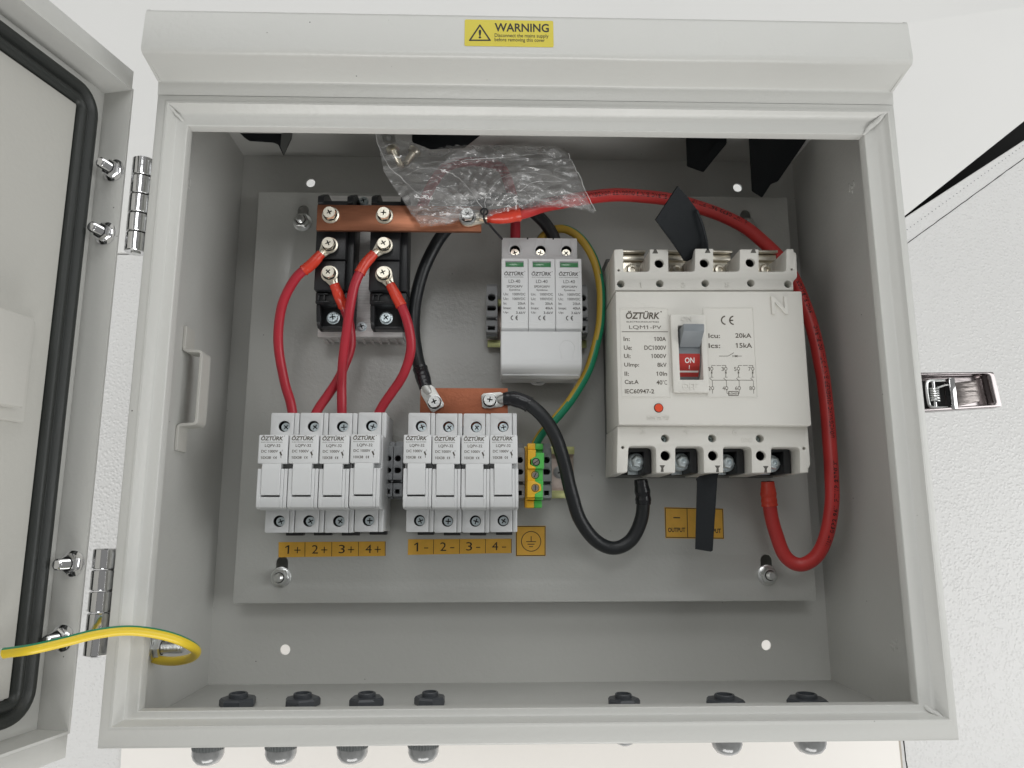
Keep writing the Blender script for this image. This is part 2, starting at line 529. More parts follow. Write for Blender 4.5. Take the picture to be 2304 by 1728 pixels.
def thing(name, label, cat, loc=(0, 0, 0), group=None, kind=None):
    o = bpy.data.objects.new(name, None)
    sc.collection.objects.link(o)
    o.empty_display_size = 0.01
    o.location = V(loc) * MM
    o['_o'] = list(loc)
    o['label'] = label; o['category'] = cat
    if group: o['group'] = group
    if kind: o['kind'] = kind
    return o
def tag(o, label, cat, group=None, kind=None):
    o['label'] = label; o['category'] = cat
    if group: o['group'] = group
    if kind: o['kind'] = kind
    return o
def dup(root, loc, label, name=None):
    r = root.copy(); sc.collection.objects.link(r)
    r.location = V(loc) * MM; r['label'] = label
    for ch in list(root.children):
        c = ch.copy(); sc.collection.objects.link(c); c.parent = r
        for g in ch.children:
            d = g.copy(); sc.collection.objects.link(d); d.parent = c
    return r

def cross(x, y, r, wd, rot=0):
    pts = [(wd, wd), (r, wd), (r, -wd), (wd, -wd), (wd, -r), (-wd, -r), (-wd, -wd), (-r, -wd), (-r, wd), (-wd, wd), (-wd, r), (wd, r)]
    c, s_ = math.cos(rot), math.sin(rot)
    return [(x + a * c - b * s_, y + a * s_ + b * c) for a, b in pts][::-1]
def screw(mb, x, y, z, r, h=1.2, rot=0, m=0, md=None, n=20, dome=0.35):
    """pan head screw with a cross recess, top at z+h"""
    sheet(mb, circ(x, y, r, n), [cross(x, y, r * 0.62, r * 0.13, rot)], z, z + h, 0.0, m)
    mb.lathe([(r, 0), (r, h * 0.7), (r * 0.98, h * 0.98)], (x, y, z), n=n, m=m, caps=False)
    mb.box(x - r * 0.6, x + r * 0.6, y - r * 0.6, y + r * 0.6, z + h - r * 0.55 - 0.2, z + h - r * 0.5, m=1)  # recess floor in near-black, its shade painted in
    return mb
def hexhead(mb, x, y, z, r=3.6, h=2.6, rot=0.2, m=0, washer=5.0):
    """washers and a hexagon flange screw with a cross recess"""
    mb.lathe([(washer, 0), (washer, 0.7), (washer * 0.96, 0.8), (r * 0.9, 0.8)], (x, y, z), n=28, m=m)
    mb.lathe([(r * 1.16, 0.85), (r * 1.16, 1.6), (r * 1.1, 1.7)], (x, y, z), n=24, m=m)
    mb.lathe([(r * 1.13, 1.62), (r * 1.13, 1.95)], (x, y, z), n=24, m=1)  # near-black ring, a painted shadow line under the head
    R = r * 1.06
    vs = []; fs = []
    ref = (math.cos(rot), math.sin(rot), 0)
    mb.lathe([(R, 1.9), (R, 1.8 + h * 0.8), (R * 0.90, 1.8 + h)], (x, y, z), n=6, m=m, ref=ref, caps=False)
    sheet(mb, circ(x, y, R * 0.905, 6 * 4), [cross(x, y, r * 0.46, r * 0.10, rot + 0.3)], z + 1.8 + h - 0.3, z + 1.8 + h + 0.15, 0.0, m)
    mb.box(x - r * .6, x + r * .6, y - r * .6, y + r * .6, z + 1.8 + h - 1.4, z + 1.8 + h - 0.75, m=1)  # near-black floor paints the shade in the cross recess
    return mb
def nut(mb, o, ax, r=4.6, h=3.4, flange=6.2, stud=(2.6, 9), m=0, ref=None, ms=None):
    """flange nut on a threaded stud"""
    ax = V(ax).normalized()
    mb.lathe([(flange, 0), (flange, 0.9), (r * 1.02, 1.6)], o, ax, 28, m)
    mb.lathe([(r * 1.08, 1.2), (r * 1.08, h), (r * 0.92, h + 0.7), (r * 0.62, h + 0.75)], o, ax, 6, m, ref=ref)
    rs, hs = stud
    pr = []; z = h * 0.6
    while z < hs - 0.8:
        pr += [(rs, z), (rs * 0.86, z + 0.4)]; z += 0.8
    pr += [(rs * 0.95, hs - 0.6), (rs * 0.7, hs)]
    mb.lathe(pr, o, ax, 18, m if ms is None else ms)
    mb.lathe([(rs * 1.02, h + .78), (rs * 1.22, h + .82)], o, ax, 18, 1, caps=False)  # near-black ring painting the shade round the stud
    return mb
# ================================================================== setting
ZB = -120.0
def struct(mb, name, m, **k):
    o = mb.build(name, m, None, **k); o['kind'] = 'structure'; return o
A = at(2212, 262, ZB); B = at(1960, 462, ZB); LX = -352
dirn = (A - B).normalized()
E1 = B + dirn * 420
edge_in = V((314, 353, 0))
mb = MB()
sheet(mb, roundpoly([(E1.x, E1.y), (E1.x, 1100), (-1000, 1100), (-1000, 353), (edge_in.x, 353), (B.x, B.y)], 2), [], ZB - 6, ZB, 1.0)
struct(mb, 'white_board', SMOOTH)
C2 = at(2212, 300, ZB - 1)
d2 = (C2 - B).normalized()
E2 = B + d2 * 520
mb = MB()
sheet(mb, roundpoly([(B.x + 1, B.y - 1), (edge_in.x, 352.4), (-1000, 352.4), (-1000, -700), (1100, -700), (1100, E2.y), (E2.x, E2.y)], 2), [], ZB - 8, ZB - 2, 1.5)
struct(mb, 'leatherette_surface', LEATH)
mb = MB(); mb.box(-1500, 1500, -1500, 1500, ZB - 40, ZB - 18)
struct(mb, 'gap_shade_sheet', DARK)  # near-black sheet painting the shade in the gap between the boards
mb = MB()
q = [at(250, 1620, ZB + 2), at(1938, 1606, ZB + 2), at(1948, 1700, ZB + 2), at(247, 1700, ZB + 2)]
dl = (q[3] - q[0]).normalized(); dr = (q[2] - q[1]).normalized()
mb = MB()
sheet(mb, [(q[0].x, 40), (q[0].x + dl.x * 300, q[0].y - 300), (q[1].x + dr.x * 300, q[1].y - 300), (q[1].x, 40)], [], ZB - 1.4, ZB + 2, 0.3)
struct(mb, 'white_card', CARD)
mb = MB()
mb.box(q[1].x + 0.3, q[1].x + 3.6, -420, 40, ZB - 1.6, ZB + 1.2, 0.2)
struct(mb, 'card_edge', CARDE)
# seam of the leatherette: a dark groove and a row of stitches
s0 = at(1966, 521, ZB - 2); s1 = at(2212, 342, ZB - 2)
ds = (s1 - s0).normalized(); nrm = V((-ds.y, ds.x, 0))
mb = MB()
pts = [s0 - ds * 60 + ds * i * 6 + nrm * (noise.noise(V((i * .7, 0, 0))) * 0.5) for i in range(60)]
mb.tube(pts, [0.42 + 0.25 * noise.noise(V((i * 1.3, 3, 0))) for i in range(60)], 6)
struct(mb, 'seam', DARK)
mb = MB()
for i in range(62):
    p = s0 - ds * 50 + ds * i * 4.6 + nrm * (10.5 + noise.noise(V((i * 2.7, 9, 0))) * 0.3)
    mb.lathe([(0.5, -0.3), (0.5, 0.25), (0.2, 0.4)], p, n=6)
struct(mb, 'stitch_holes', mat('stitch_thread', (0.25, 0.25, 0.26), 0.8))
s2 = at(1952, 1600, ZB - 2); s3 = at(1962, 1690, ZB - 2)
d3 = (s3 - s2).normalized()
mb = MB()
pts = [s2 - d3 * 40 + d3 * i * 5 + V((noise.noise(V((i * .8, 5, 0))) * 0.6, 0, 0)) for i in range(45)]
mb.tube(pts, [0.5 + 0.3 * noise.noise(V((i * 1.1, 7, 0))) for i in range(45)], 6)
struct(mb, 'seam', DARK)
mb = MB(); mb.box(-90, 90, 90, 310, ZB + 0.2, -0.2, 3)
o = mb.build('support_block', SMOOTH)
tag(o, 'white foam block behind the grey steel enclosure, hidden by its back', 'block')

# ================================================================== enclosure
HX = 215.0; HT = 390.0; DZ = 143.5; T = 1.5
enc = thing('enclosure', 'open light grey powder coated steel electrical enclosure with its door swung out to the left', 'electrical box', (0, 195, 0))
mb = MB()
hol = [circ(-161.4, 365.6, 3.45, 24), circ(169, 365.4, 3.45, 24), circ(-162.7, 23.8, 3.45, 24), circ(169.7, 24.8, 3.45, 24)]
sheet(mb, rect(-HX + T, HX - T, T, HT - T), hol, 0, T)
mb.build('rear_panel', PAINT, enc)
side = roundpoly([(0, 0), (HT + 1.5, 0), (HT + 1.5, 165), (363.6, 167.4), (358.8, DZ - 1.2), (0, DZ - 1.2)], [1, 1, 3, 4, 1, .5], 5)
mb = MB(); mb.prism(side, 'x', -HX, -HX + T); mb.build('left_panel', PAINT, enc)
mb = MB(); mb.prism(side, 'x', HX - T, HX); mb.build('right_panel', PAINT, enc)
mb = MB(); mb.box(-HX + T + .01, HX - T - .01, 0, T, 0, DZ - 0.5, 0.2); mb.build('bottom_panel', PAINT, enc)
# hood: outer skin bent over the top, swept along x
hp = roundpoly([(HT + 1.2, 0), (HT + 1.2, 165.5), (363.4, 167.2), (360.0, DZ + 0.6), (351.5, DZ)], [0, 4, 3.2, 1.6, 0], 6)
inner = []
for i, p in enumerate(hp):
    a = V(hp[max(0, i - 1)]); b = V(hp[min(len(hp) - 1, i + 1)])
    d = (b - a).normalized()
    inner.append(tuple(V(p) + V((-d.y, d.x)) * T))
mb = MB(); n = len(hp)
xs = [-HX + 0.02 + i * (2 * HX - 0.04) / 24 for i in range(25)]
vs = []
for x in xs:
    wob = 0.35 * noise.noise(V((x * 0.02, 1, 0)))
    for p in hp: vs.append((x, p[0] + wob * (1 if 355 < p[0] < 372 else 0), p[1]))
fs = [(i * n + k, (i + 1) * n + k, (i + 1) * n + k + 1, i * n + k + 1) for i in range(24) for k in range(n - 1)]
mb.raw(vs, fs)
vs = [(x, p[0], p[1]) for x in (xs[0], xs[-1]) for p in inner]
mb.raw(vs, [(k, k + 1, n + k + 1, n + k) for k in range(n - 1)])
mb.build('hood', PAINT, enc, sharp=50)
mb = MB(); mb.box(-HX + T, HX - T, HT - T - 1, HT - 1, T, 150); mb.build('top_panel', PAINT, enc)

# front frame: ridge, inward slope, flat flange, return
def framesweep(mb, x0, x1, y0, y1, prof, m=0):
    vs = []; fs = []
    def W_(i_, f_):
        return i_ * f_ / 5.4 if i_ < 5.4 else f_ + (i_ - 5.4) * (15.95 - f_) / (15.95 - 5.4)
    for i_, z in prof:
        if i_ > 15.9: l_ = r_ = b_ = t_ = i_
        else: l_, r_, b_, t_ = W_(i_, 5.2), W_(i_, 2.8), W_(i_, 9.6), W_(i_, 4.2)
        vs += [(x0 + l_, y0 + b_, z), (x1 - r_, y0 + b_, z), (x1 - r_, y1 - t_, z), (x0 + l_, y1 - t_, z)]
        continue
        vs += [(x0 + ins, y0 + ins, z), (x1 - ins, y0 + ins, z), (x1 - ins, y1 - ins, z), (x0 + ins, y1 - ins, z)]
    for i in range(len(prof) - 1):
        for k in range(4):
            k2 = (k + 1) % 4
            fs.append((i * 4 + k, i * 4 + k2, (i + 1) * 4 + k2, (i + 1) * 4 + k))
    mb.raw(vs, fs, m); return mb
prof = [(0, DZ - 3), (0, DZ - 0.9), (0.3, DZ - 0.3), (0.9, DZ), (4.6, DZ), (5.0, DZ + 0.15), (5.2, DZ + 0.35), (5.6, DZ + 0.5), (6.0, DZ + 0.4),
        (6.6, DZ + 0.5), (7.4, DZ - 0.8), (9.6, DZ - 4.3), (10.4, DZ - 5.2), (11.3, DZ - 5.6), (15.2, DZ - 5.9), (15.7, DZ - 6.1), (15.95, DZ - 6.8), (15.95, DZ - 13), (15.2, DZ - 13)]
mb = MB(); framesweep(mb, -HX - 0.05, HX + 0.05, -0.05, 351.8, prof)
mb.build('front_frame', PAINT, enc, sharp=60)
# weld beads in the corners of the frame
def bead(name, cx_, cy_, cz, dx, dy, n_=6, r=1.5):
    mb = MB(); L_ = math.hypot(dx, dy)
    bm = bmesh.new(); bmesh.ops.create_icosphere(bm, subdivisions=4, radius=1)
    ang = math.atan2(dy, dx); s0_ = random.random() * 50
    for v in bm.verts:
        q_ = V((v.co.x * L_ * .6, v.co.y * r * 1.1, v.co.z * r * .5))
        k = 1 + .45 * noise.noise(q_ * .55 + V((s0_, 0, 0))) + .25 * noise.noise(q_ * 1.6)
        v.co = V((q_.x * (1 + .1 * (k - 1)), q_.y * k, q_.z * k - (q_.x + L_ * .5) / L_ * 5.6))
    bm.transform(Matrix.Translation((cx_ + dx / 2, cy_ + dy / 2, cz)) @ Matrix.Rotation(ang, 4, 'Z'))
    mb.frombm(bm)
    mb.build(name, PAINT, enc, sharp=180)
bead('weld_bead', -HX + 7, 351.8 - 7, DZ - .6, 7, -7, 7, .8)
bead('weld_bead', HX - 6, 351.8 - 6, DZ - 0.2, -10, -9.5, 7, 1.3)
0 and bead('weld_bead', -HX + 8, 8, DZ - 1.5, 7, 7, 5, .9)
bead('weld_bead', HX - 6, 10, DZ - 1.0, -8, 6, 5, 1.1)
# rough patches where the paint shows weld spots, inside walls
for (x, y, z, sx) in ((-HX + T, 320, 97, 1), (HX - T, 325, 88, -1), (HX - T, 39, 90, -1)):
    mb = MB()
    for i in range(9):
        bm = bmesh.new(); bmesh.ops.create_icosphere(bm, subdivisions=2, radius=random.uniform(.8, 1.7))
        bm.transform(Matrix.Translation((x, y + random.uniform(-3, 3), z + random.uniform(-4.5, 4.5))) @ Matrix.Diagonal((0.25, random.uniform(0.8, 1.8), 0.7, 1)))
        mb.frombm(bm)
    mb.build('weld_spot', PAINT, enc, sharp=180)
# welded strap bracket on the left wall
def strap(mb, path, z0, z1, th):
    """path of (x,y) points bent from flat bar, extruded in z"""
    P = roundpoly_open(path, 2.2)
    L = []; R_ = []
    for i, p in enumerate(P):
        a = V(P[max(0, i - 1)]); b = V(P[min(len(P) - 1, i + 1)])
        d = (b - a).normalized(); nn = V((-d.y, d.x))
        L.append(tuple(V(p) + nn * th / 2)); R_.append(tuple(V(p) - nn * th / 2))
    mb.prism(L + R_[::-1], 'z', z0, z1, 0.25)
def roundpoly_open(pts, r, n=3):
    out = [pts[0]]
    for i in range(1, len(pts) - 1):
        p = V(pts[i]); a = V(pts[i - 1]); b = V(pts[i + 1])
        r1 = min(r, (a - p).length * .45, (b - p).length * .45)
        s_ = p + (a - p).normalized() * r1; e = p + (b - p).normalized() * r1
        for k in range(n + 1):
            t = k / n
            out.append(tuple((1 - t) ** 2 * s_ + 2 * t * (1 - t) * p + t * t * e))
    out.append(pts[-1]); return out
mb = MB()
xw = -HX + T + 1.0
strap(mb, [(xw, 229.5), (xw, 214), (xw + 11, 213.4), (xw + 11, 168.4), (xw, 167.5), (xw, 152)], 72, 86, 1.8)
mb.build('cable_bracket', DOORP, enc)
# earth stud inside the left wall
mb = MB()
ES = (-HX + T, 39.5, 92)
nut(mb, ES, (1, 0, 0), r=5.2, h=4.4, flange=7.2, stud=(3.3, 17), ref=(0, 0, 1))
mb.build('earth_stud', ZINC, enc)
# two small screw ends through the right wall
mb = MB()
for y, z in ((185.3, 113.6), (174.0, 111.6)): mb.lathe([(1.7, 0), (1.7, 0.8), (1.3, 1.2), (1.3, 2.6), (1, 3)], (HX - T, y, z), (-1, 0, 0), 12)
mb.build('screw_end', ZINC, enc)

# ---- black plastic flaps hanging under the top panel
def flap(name, pxs, z, th, label, fold=None, tilt=0):
    mb = MB()
    P = [at(a, b, z) for a, b in pxs]
    sheet(mb, roundpoly([(p.x, p.y) for p in P], 1.0), [], z, z + th, 0.25)
    t = thing(name, label, 'plastic flap', (P[0].x, P[0].y, z), 'black plastic flaps hanging from the top panel')
    mb.build('flap_panel', BLUEBLK, t)
    if fold:
        mb = MB()
        P = [at(a, b, z + th + 0.4) for a, b in fold]
        c = sum((V(p) for p in P), V((0, 0, 0))) / len(P)
        vs = [V((p.x, p.y, z + th + 0.05)) for p in P]
        k = len(P)
        vt = [V((p.x, p.y, z + th + (2.4 if i in (1, 2) else 0.5))) for i, p in enumerate(P)]
        mb.raw(vs + vt, [tuple(range(k))[::-1], tuple(range(k, 2 * k))] + [(i, (i + 1) % k, k + (i + 1) % k, k + i) for i in range(k)])
        mb.build('folded_edge', GRYB if 'leftmost' in label else BLUEBLK, t)
    return t
f1 = zo(500, 270, .1808)
flap('plastic_flap', [f1(60, -40), f1(130, 75), f1(280, 225), f1(340, 265), f1(640, 285), f1(700, 310), f1(765, 450), f1(860, 240), f1(885, 90), f1(885, -60)], 34, 1.6,
     'leftmost black plastic flap, pointed, below the top edge of the enclosure',
     [f1(742, 90), f1(885, 90), f1(862, 240), f1(765, 446), f1(725, 330)])
f2 = zo(800, 250, .2712)
flap('plastic_flap', [f2(470, 90), f2(470, 260), f2(620, 320), f2(900, 310), f2(1046, 195), f2(1046, 90)], 36, 1.6,
     'wide black plastic flap with a slanted corner, partly behind the clear bag')
f3 = zo(1450, 270, .2034)
flap('plastic_flap', [f3(450, 60), f3(468, 515), f3(652, 580), f3(905, 265), f3(892, 60)], 40, 1.6,
     'smaller black plastic flap at upper right with a folded lower corner',
     [f3(475, 505), f3(700, 385), f3(800, 240), f3(902, 270), f3(650, 574)])
flap('plastic_flap', [f3(1143, 60), f3(1185, 790), f3(1298, 862), f3(1395, 712), f3(1475, 680), f3(1900, 60)], 44, 1.6,
     'largest black plastic flap, in the upper right corner of the enclosure')

# ================================================================== door (part of the enclosure)
TH = 1.80; XR, ZR = -236.63, 130.02; WD = 18.77; DY0, DY1 = 3.5, 364.0
eu = V((math.cos(TH), 0, math.sin(TH))); ew = V((-math.sin(TH), 0, math.cos(TH)))
DM = Matrix(((eu.x, 0, ew.x, XR), (0, 1, 0, 0), (eu.z, 0, ew.z, ZR), (0, 0, 0, 1)))
DL = 400.0
LEN = DL
def dbuild(mb, name, m, parent, **k):
    mb.v = [tuple(DM @ V(a)) for a in mb.v]
    return mb.build(name, m, parent, **k)
mb = MB()      # pan: local (u, y, w), inner side towards -w
mb.box(-T, DL, DY0, DY1, WD, WD + T)                    # skin
mb.box(-T, 0, DY0, DY1 - .2, 0, WD - .01, 0.3)          # hinge side flange
mb.box(0.02, DL, DY1 - T, DY1, 0, WD - .01)
mb.box(0.02, DL, DY1, DY1 + 10.5, 0, 1.4, 0.3)
mb.box(0.02, DL, DY0, DY0 + T, 0, WD - .01)
mb.box(0.02, DL, DY0 - 11, DY0, 0, 1.4, 0.3)
mb.box(DL, DL + T, DY0, DY1, 0, WD - .01)
door = dbuild(mb, 'door', PAINT, enc)
door['label'] = 'grey door seen from inside, opened past a right angle'
def gask(mb, ins, wd, prof):
    rings = []
    for off, h in prof:
        r = max(1.5, 16 - off)
        rings.append([V((p[0], p[1], WD - h)) for p in rrect(ins + off, DL - ins - off, DY0 + ins + off, DY1 - ins - off, r, 7)])
    k = len(rings[0])
    vs = [p for R_ in rings for p in R_]
    fs = [(i * k + j, i * k + (j + 1) % k, (i + 1) * k + (j + 1) % k, (i + 1) * k + j) for i in range(len(rings) - 1) for j in range(k)]
    mb.raw(vs, fs)
mb = MB(); gask(mb, 7.6, 13, [(0, 0), (0, 3.5), (0.8, 5), (2.4, 5.6), (4.2, 5.2), (5.6, 3.0), (6.6, 2.2), (7.6, 3.0), (8.6, 4.6), (10.2, 5.0), (11.6, 4.4), (12.6, 2.5), (12.8, 0)])
dbuild(mb, 'gasket', RUB, door, sharp=60)
mb = MB()
mb.box(21, DL - 21, DY0 + 21, DY1 - 21, WD - 1.6, WD - .02, 0.8)
dbuild(mb, 'inner_sheet', DOORP, door)
# pressed latch cover on the inside of the door
pd = door.matrix_world
nw = ew
P0 = DM @ V((0, 0, WD - 2.0))
def dloc(px, py, w_=WD - 2.0):
    p = atplane(px, py, DM @ V((0, 0, w_)), ew)
    q_ = p - V((XR, 0, ZR)); return (q_.dot(eu), p.y)
ua, ya = dloc(70, 695); ub, yb_ = dloc(41, 914); uc, yc = dloc(33, 682)
mb = MB()
mb.box(ua, ua + 60, yb_, ya, WD - 5.0, WD - 1.5, 1.6)
dbuild(mb, 'latch_cover', DOORP, door)
mb = MB()
mb.box(uc, uc + 40, yb_ + 6, yc - 2, WD - 14, WD - 5.05, 1.0)
dbuild(mb, 'latch_channel', DOORP, door)
# hinge nuts on the hinge side flange
for (px, py) in ((239, 364), (221, 501), (150, 1218), (127, 1380)):
    p = atplane(px, py, DM @ V((3, 0, 0)), eu)
    p = p - eu * 3
    mb = MB(); nut(mb, p, eu, r=5.0, h=4.2, flange=6.8, stud=(3.0, 12.0), ref=(0, 1, 0.2))
    mb.build('hinge_nut', CHROME, door)
# earth lug on the door
# ================================================================== hinges
def hinge(y0, y1, x, z):
    mb = MB(); mb.box(-HX - 3.4, -HX - .1, y0 + 1, y1 - 1, z - 22, z + 6, 0.6); mb.box(x, -HX - 1, y0 + 1, y1 - 1, z - 6, z - 3.5, 0.4)
    h = mb.build('hinge', ZINC, enc)
    L = (y1 - y0) / 5
    for i in range(5):
        mb = MB()
        a = y0 + L * i + 0.2; R_ = 6.1
        mb.lathe([(R_ - 0.6, 0), (R_, 0.5), (R_, L - 0.9), (R_ - 0.6, L - 0.4)], (x, a, z), (0, 1, 0), 32)
        mb.build('knuckle', CHROME, h)
    mb = MB(); mb.lathe([(2.7, -0.4), (2.7, 0.3)], (x, y0 - 0.1, z), (0, 1, 0), 20)
    mb.build('hinge_pin', ZINC, h)
hinge(260.5, 318, -225.6, 130)
hinge(41.5, 96, -226.3, 130)

# ================================================================== toggle latch on the right wall
lt = MB()
LZ = 100
c = [at(2003, 893, LZ), at(1995, 812, LZ), at(2140, 806, LZ), at(2152, 881, LZ)]
def lerp2(a, b, t): return a + (b - a) * t
x0 = HX + 0.1; x1 = (c[2].x + c[3].x) / 2; ya = (c[0].y + c[3].y) / 2 + 0.5; yb = (c[1].y + c[2].y) / 2
outer = [(x0, c[0].y - 1), (x1 + 1.5, c[3].y), (x1 - 1, c[2].y), (x0, c[1].y + 1)]
sheet(lt, roundpoly(outer, 1.6), [], LZ - 3, LZ - 2, 0.2)
sheet(lt, roundpoly(outer, 1.6), [roundpoly([(x0 + 3, c[0].y + 1.2), (x1 - 3.0, c[3].y + 1.6), (x1 - 5, c[2].y - 1.2), (x0 + 3, c[1].y - .8)], 2)], LZ - 2, LZ + 4, 0.5)
DCH = mat('dark_chrome', (0.34, 0.31, 0.31), 0.16, 1, bump=(120, 0.15), rvar=0.06)
latch = lt.build('latch', DCH, enc)
mb = MB()
xi = at(2050, 845, LZ).x
sheet(mb, roundpoly([(xi + 3, c[0].y + 4.2), (x1 - 8, c[3].y + 4.2), (x1 - 9, c[2].y - 4.0), (xi + 2, c[1].y - 4.4)], 2.5), [], LZ - 2, LZ - 0.6, 0.3)
mb.build('latch_lever', mat('brushed_chrome', (0.26, 0.235, 0.225), 0.3, 1, var=(60, 0.3), bump=(120, 0.6), stretch=(1, 4, 1)), latch)
mb = MB(); mb.box(xi - 2.0, xi + 1.6, c[0].y + 2, c[1].y - 2, LZ - 1, LZ + 4.6, 0.5)
mb.build('cross_bar', CHROME, latch)
mb = MB(); mb.box(x0 + 5.2, xi - 2.2, c[0].y + 3, c[1].y - 3, LZ - 1.98, LZ - 1.2)
mb.build('latch_well', DARK, latch)
sx = at(2018, 845, LZ + 2).x
mb = MB(); mb.lathe([(1.1, 0), (1.1, c[1].y - c[0].y - 5)], (sx, c[0].y + 2.5, LZ + 1.5), (0, 1, 0), 12)
mb.build('pivot_rod', CHROME, latch)
mb = MB()
ym = (c[0].y + c[1].y) / 2
pts = [V((sx + 2.6 * math.cos(a), ym - 4.5 + 8.5 * a / (2 * math.pi * 6), LZ + 1.5 + 2.6 * math.sin(a))) for a in [i * 2 * math.pi / 16 for i in range(16 * 6 + 1)]]
pts += [pts[-1] + V((4, 1.4, 1)), pts[-1] + V((8, 1.9, 1.8)), pts[-1] + V((9.4, -1, 2)), pts[-1] + V((9.4, -4.5, 2)), pts[-1] + V((6, -6.2, 1.8))]
mb.tube(pts, 0.62, 8); mb.build('spring', ZINC, latch)
mb = MB()
mb.tube(spline([(sx + 7, c[1].y - 3.2, LZ + 2), (sx - 2, c[1].y - 3.4, LZ + 2), (sx - 4.4, c[1].y - 6, LZ + 2), (sx - 4.2, c[0].y + 6, LZ + 2), (sx - 2, c[0].y + 3.4, LZ + 2), (sx + 7, c[0].y + 3.2, LZ + 2)], 1), 0.95, 10)
mb.build('wire_bail', ZINC, latch)

# ================================================================== cable glands through the bottom panel
GG = 'cable glands through the bottom panel'
def gland(x, z, R_, Lg, label, skew=0.0, sleeve=5.6, Ro=None):
    Ro = Ro or R_ * .9
    t = thing('cable_gland', label, 'cable gland', (x, 0, z), GG)
    ref = (math.cos(skew), 0, math.sin(skew))
    mb = MB(); mb.lathe([(R_ * 0.98, T), (R_ * 1.02, T + 0.5), (R_ * 1.02, T + 3.6), (R_ * 0.92, T + 4.8), (R_ * 0.60, T + 4.9)], (x, 0, z), (0, 1, 0), 7, ref=ref)
    mb.build('lock_nut', GLAND, t, sharp=20)
    mb = MB(); mb.lathe([(R_ * 0.52, T), (R_ * 0.52, T + sleeve + 1.2), (R_ * 0.48, T + sleeve + 1.7), (R_ * 0.40, T + sleeve + 1.7), (R_ * .38, T + 3)], (x, 0, z), (0, 1, 0), 28)
    mb.build('thread_sleeve', GLAND, t)
    mb = MB(); k1 = Lg * .62
    mb.lathe([(Ro * 1.08, -0.1), (Ro * 1.08, -4.0), (Ro * 1.0, -4.6)], (x, 0, z), (0, 1, 0), 6, ref=ref)
    for k in range(34):
        a = 2 * math.pi * k / 34
        mb.lathe([(0.42, -4.8), (0.42, -k1 + .8), (0.2, -k1 + .2)], (x + Ro * 0.97 * math.cos(a), 0, z + Ro * 0.97 * math.sin(a)), (0, 1, 0), 5)
    mb.lathe([(Ro * .95, -4.4), (Ro * .97, -k1)], (x, 0, z), (0, 1, 0), 30)
    mb.build('gland_body', GBODY, t)
    mb = MB(); mb.lathe([(Ro * .98, -k1 + .2), (Ro * 0.98, -k1 - Lg * .12), (Ro * .90, -Lg * .84), (Ro * .70, -Lg * .94), (Ro * .40, -Lg * .99), (Ro * .1, -Lg)], (x, 0, z), (0, 1, 0), 30)
    mb.build('dome_cap', GCAP, t)
    return t
GBODY = mat('gland_grey', (0.13, 0.14, 0.14), 0.4, bump=(1200, 0.15), rvar=0.1)
names = ['leftmost', 'second', 'third', 'fourth']
back = [(510, 1525), (650, 1525), (790, 1524), (928, 1522)]
for i, (px, py) in enumerate(back):
    p = aty(px, py, 2)
    gland(p.x, p.z - 3, [10.6, 10.4, 10.2, 9.4][i], 17, names[i] + ' cable gland from the left in the rear row, its nut in full view', 0.3 + i * .35)
for i, px in enumerate((453, 608, 761, 914)):
    p = aty(px, 1642, -20)
    gland(p.x, 96, 9.2, 21.4, names[i] + ' cable gland from the left in the front row, its dome below the box', 0.2 + i * .3, 3.4, 8.7)
for i, (px, R_, Lg, l) in enumerate(((1353, 9.6, 20.2, 'smallest of the three cable glands at lower right'), (1568, 11.4, 25.2, 'middle one of the three cable glands at lower right'), (1742, 11.8, 25.2, 'rightmost and largest cable gland at lower right'))):
    p = aty(px, [1532, 1527, 1523][i], 2)
    g = gland(p.x, [72, 76, 76][i], R_, Lg - [0, .6, .6][i], l, 0.1 + .2 * i, 5.6, [6.8, 9.2, 9.6][i])

# ================================================================== mounting plate
pl = thing('mounting_plate', 'flat grey painted steel mounting plate carrying all the switchgear', 'mounting plate', (2.4, 202, 0))
X0, X1, Y0, Y1, ZP = -192.5, 197.3, 56.8, 347.0, 25.0
studs = [(-159.7, 323.5), (165.3, 323.1), (-161.6, 73.6), (164.8, 73.9)]
def slot(x, y):
    r = 3.9
    return [(x + r * math.cos(a), y + (9.5 if math.sin(a) >= -1e-6 else 0) + r * math.sin(a)) for a in [2 * math.pi * k / 24 for k in range(24)]]
mb = MB()
sheet(mb, roundpoly([(X0, Y0), (X1, Y0), (X1, Y1), (X0, Y1)], 0.8), [slot(*s_) for s_ in studs], ZP - 1.6, ZP, 0.35)
mb.box(X0 + 0.2, X0 + 1.8, Y0 + 1, Y1 - 1, ZP - 9, ZP - 1.3); mb.box(X1 - 1.8, X1 - 0.2, Y0 + 1, Y1 - 1, ZP - 9, ZP - 1.3)
mb.box(X0 + 2, X1 - 2, Y0 + 0.2, Y0 + 1.8, ZP - 9, ZP - 1.3); mb.box(X0 + 2, X1 - 2, Y1 - 1.8, Y1 - 0.2, ZP - 9, ZP - 1.3)
mb.build('plate_sheet', PLATE, pl)
for i, (x, y) in enumerate(studs):
    mb = MB(); nut(mb, (x, y, ZP), (0.0, 0, 1), r=5.2, h=5.0, flange=6.7, stud=(2.9, 10), ref=(math.cos(i), math.sin(i), 0))
    mb.lathe([(2.9, -23), (2.9, 1)], (x, y, ZP), (0, 0, 1), 14)
    mb.build('stud_nut', ZINC, pl)
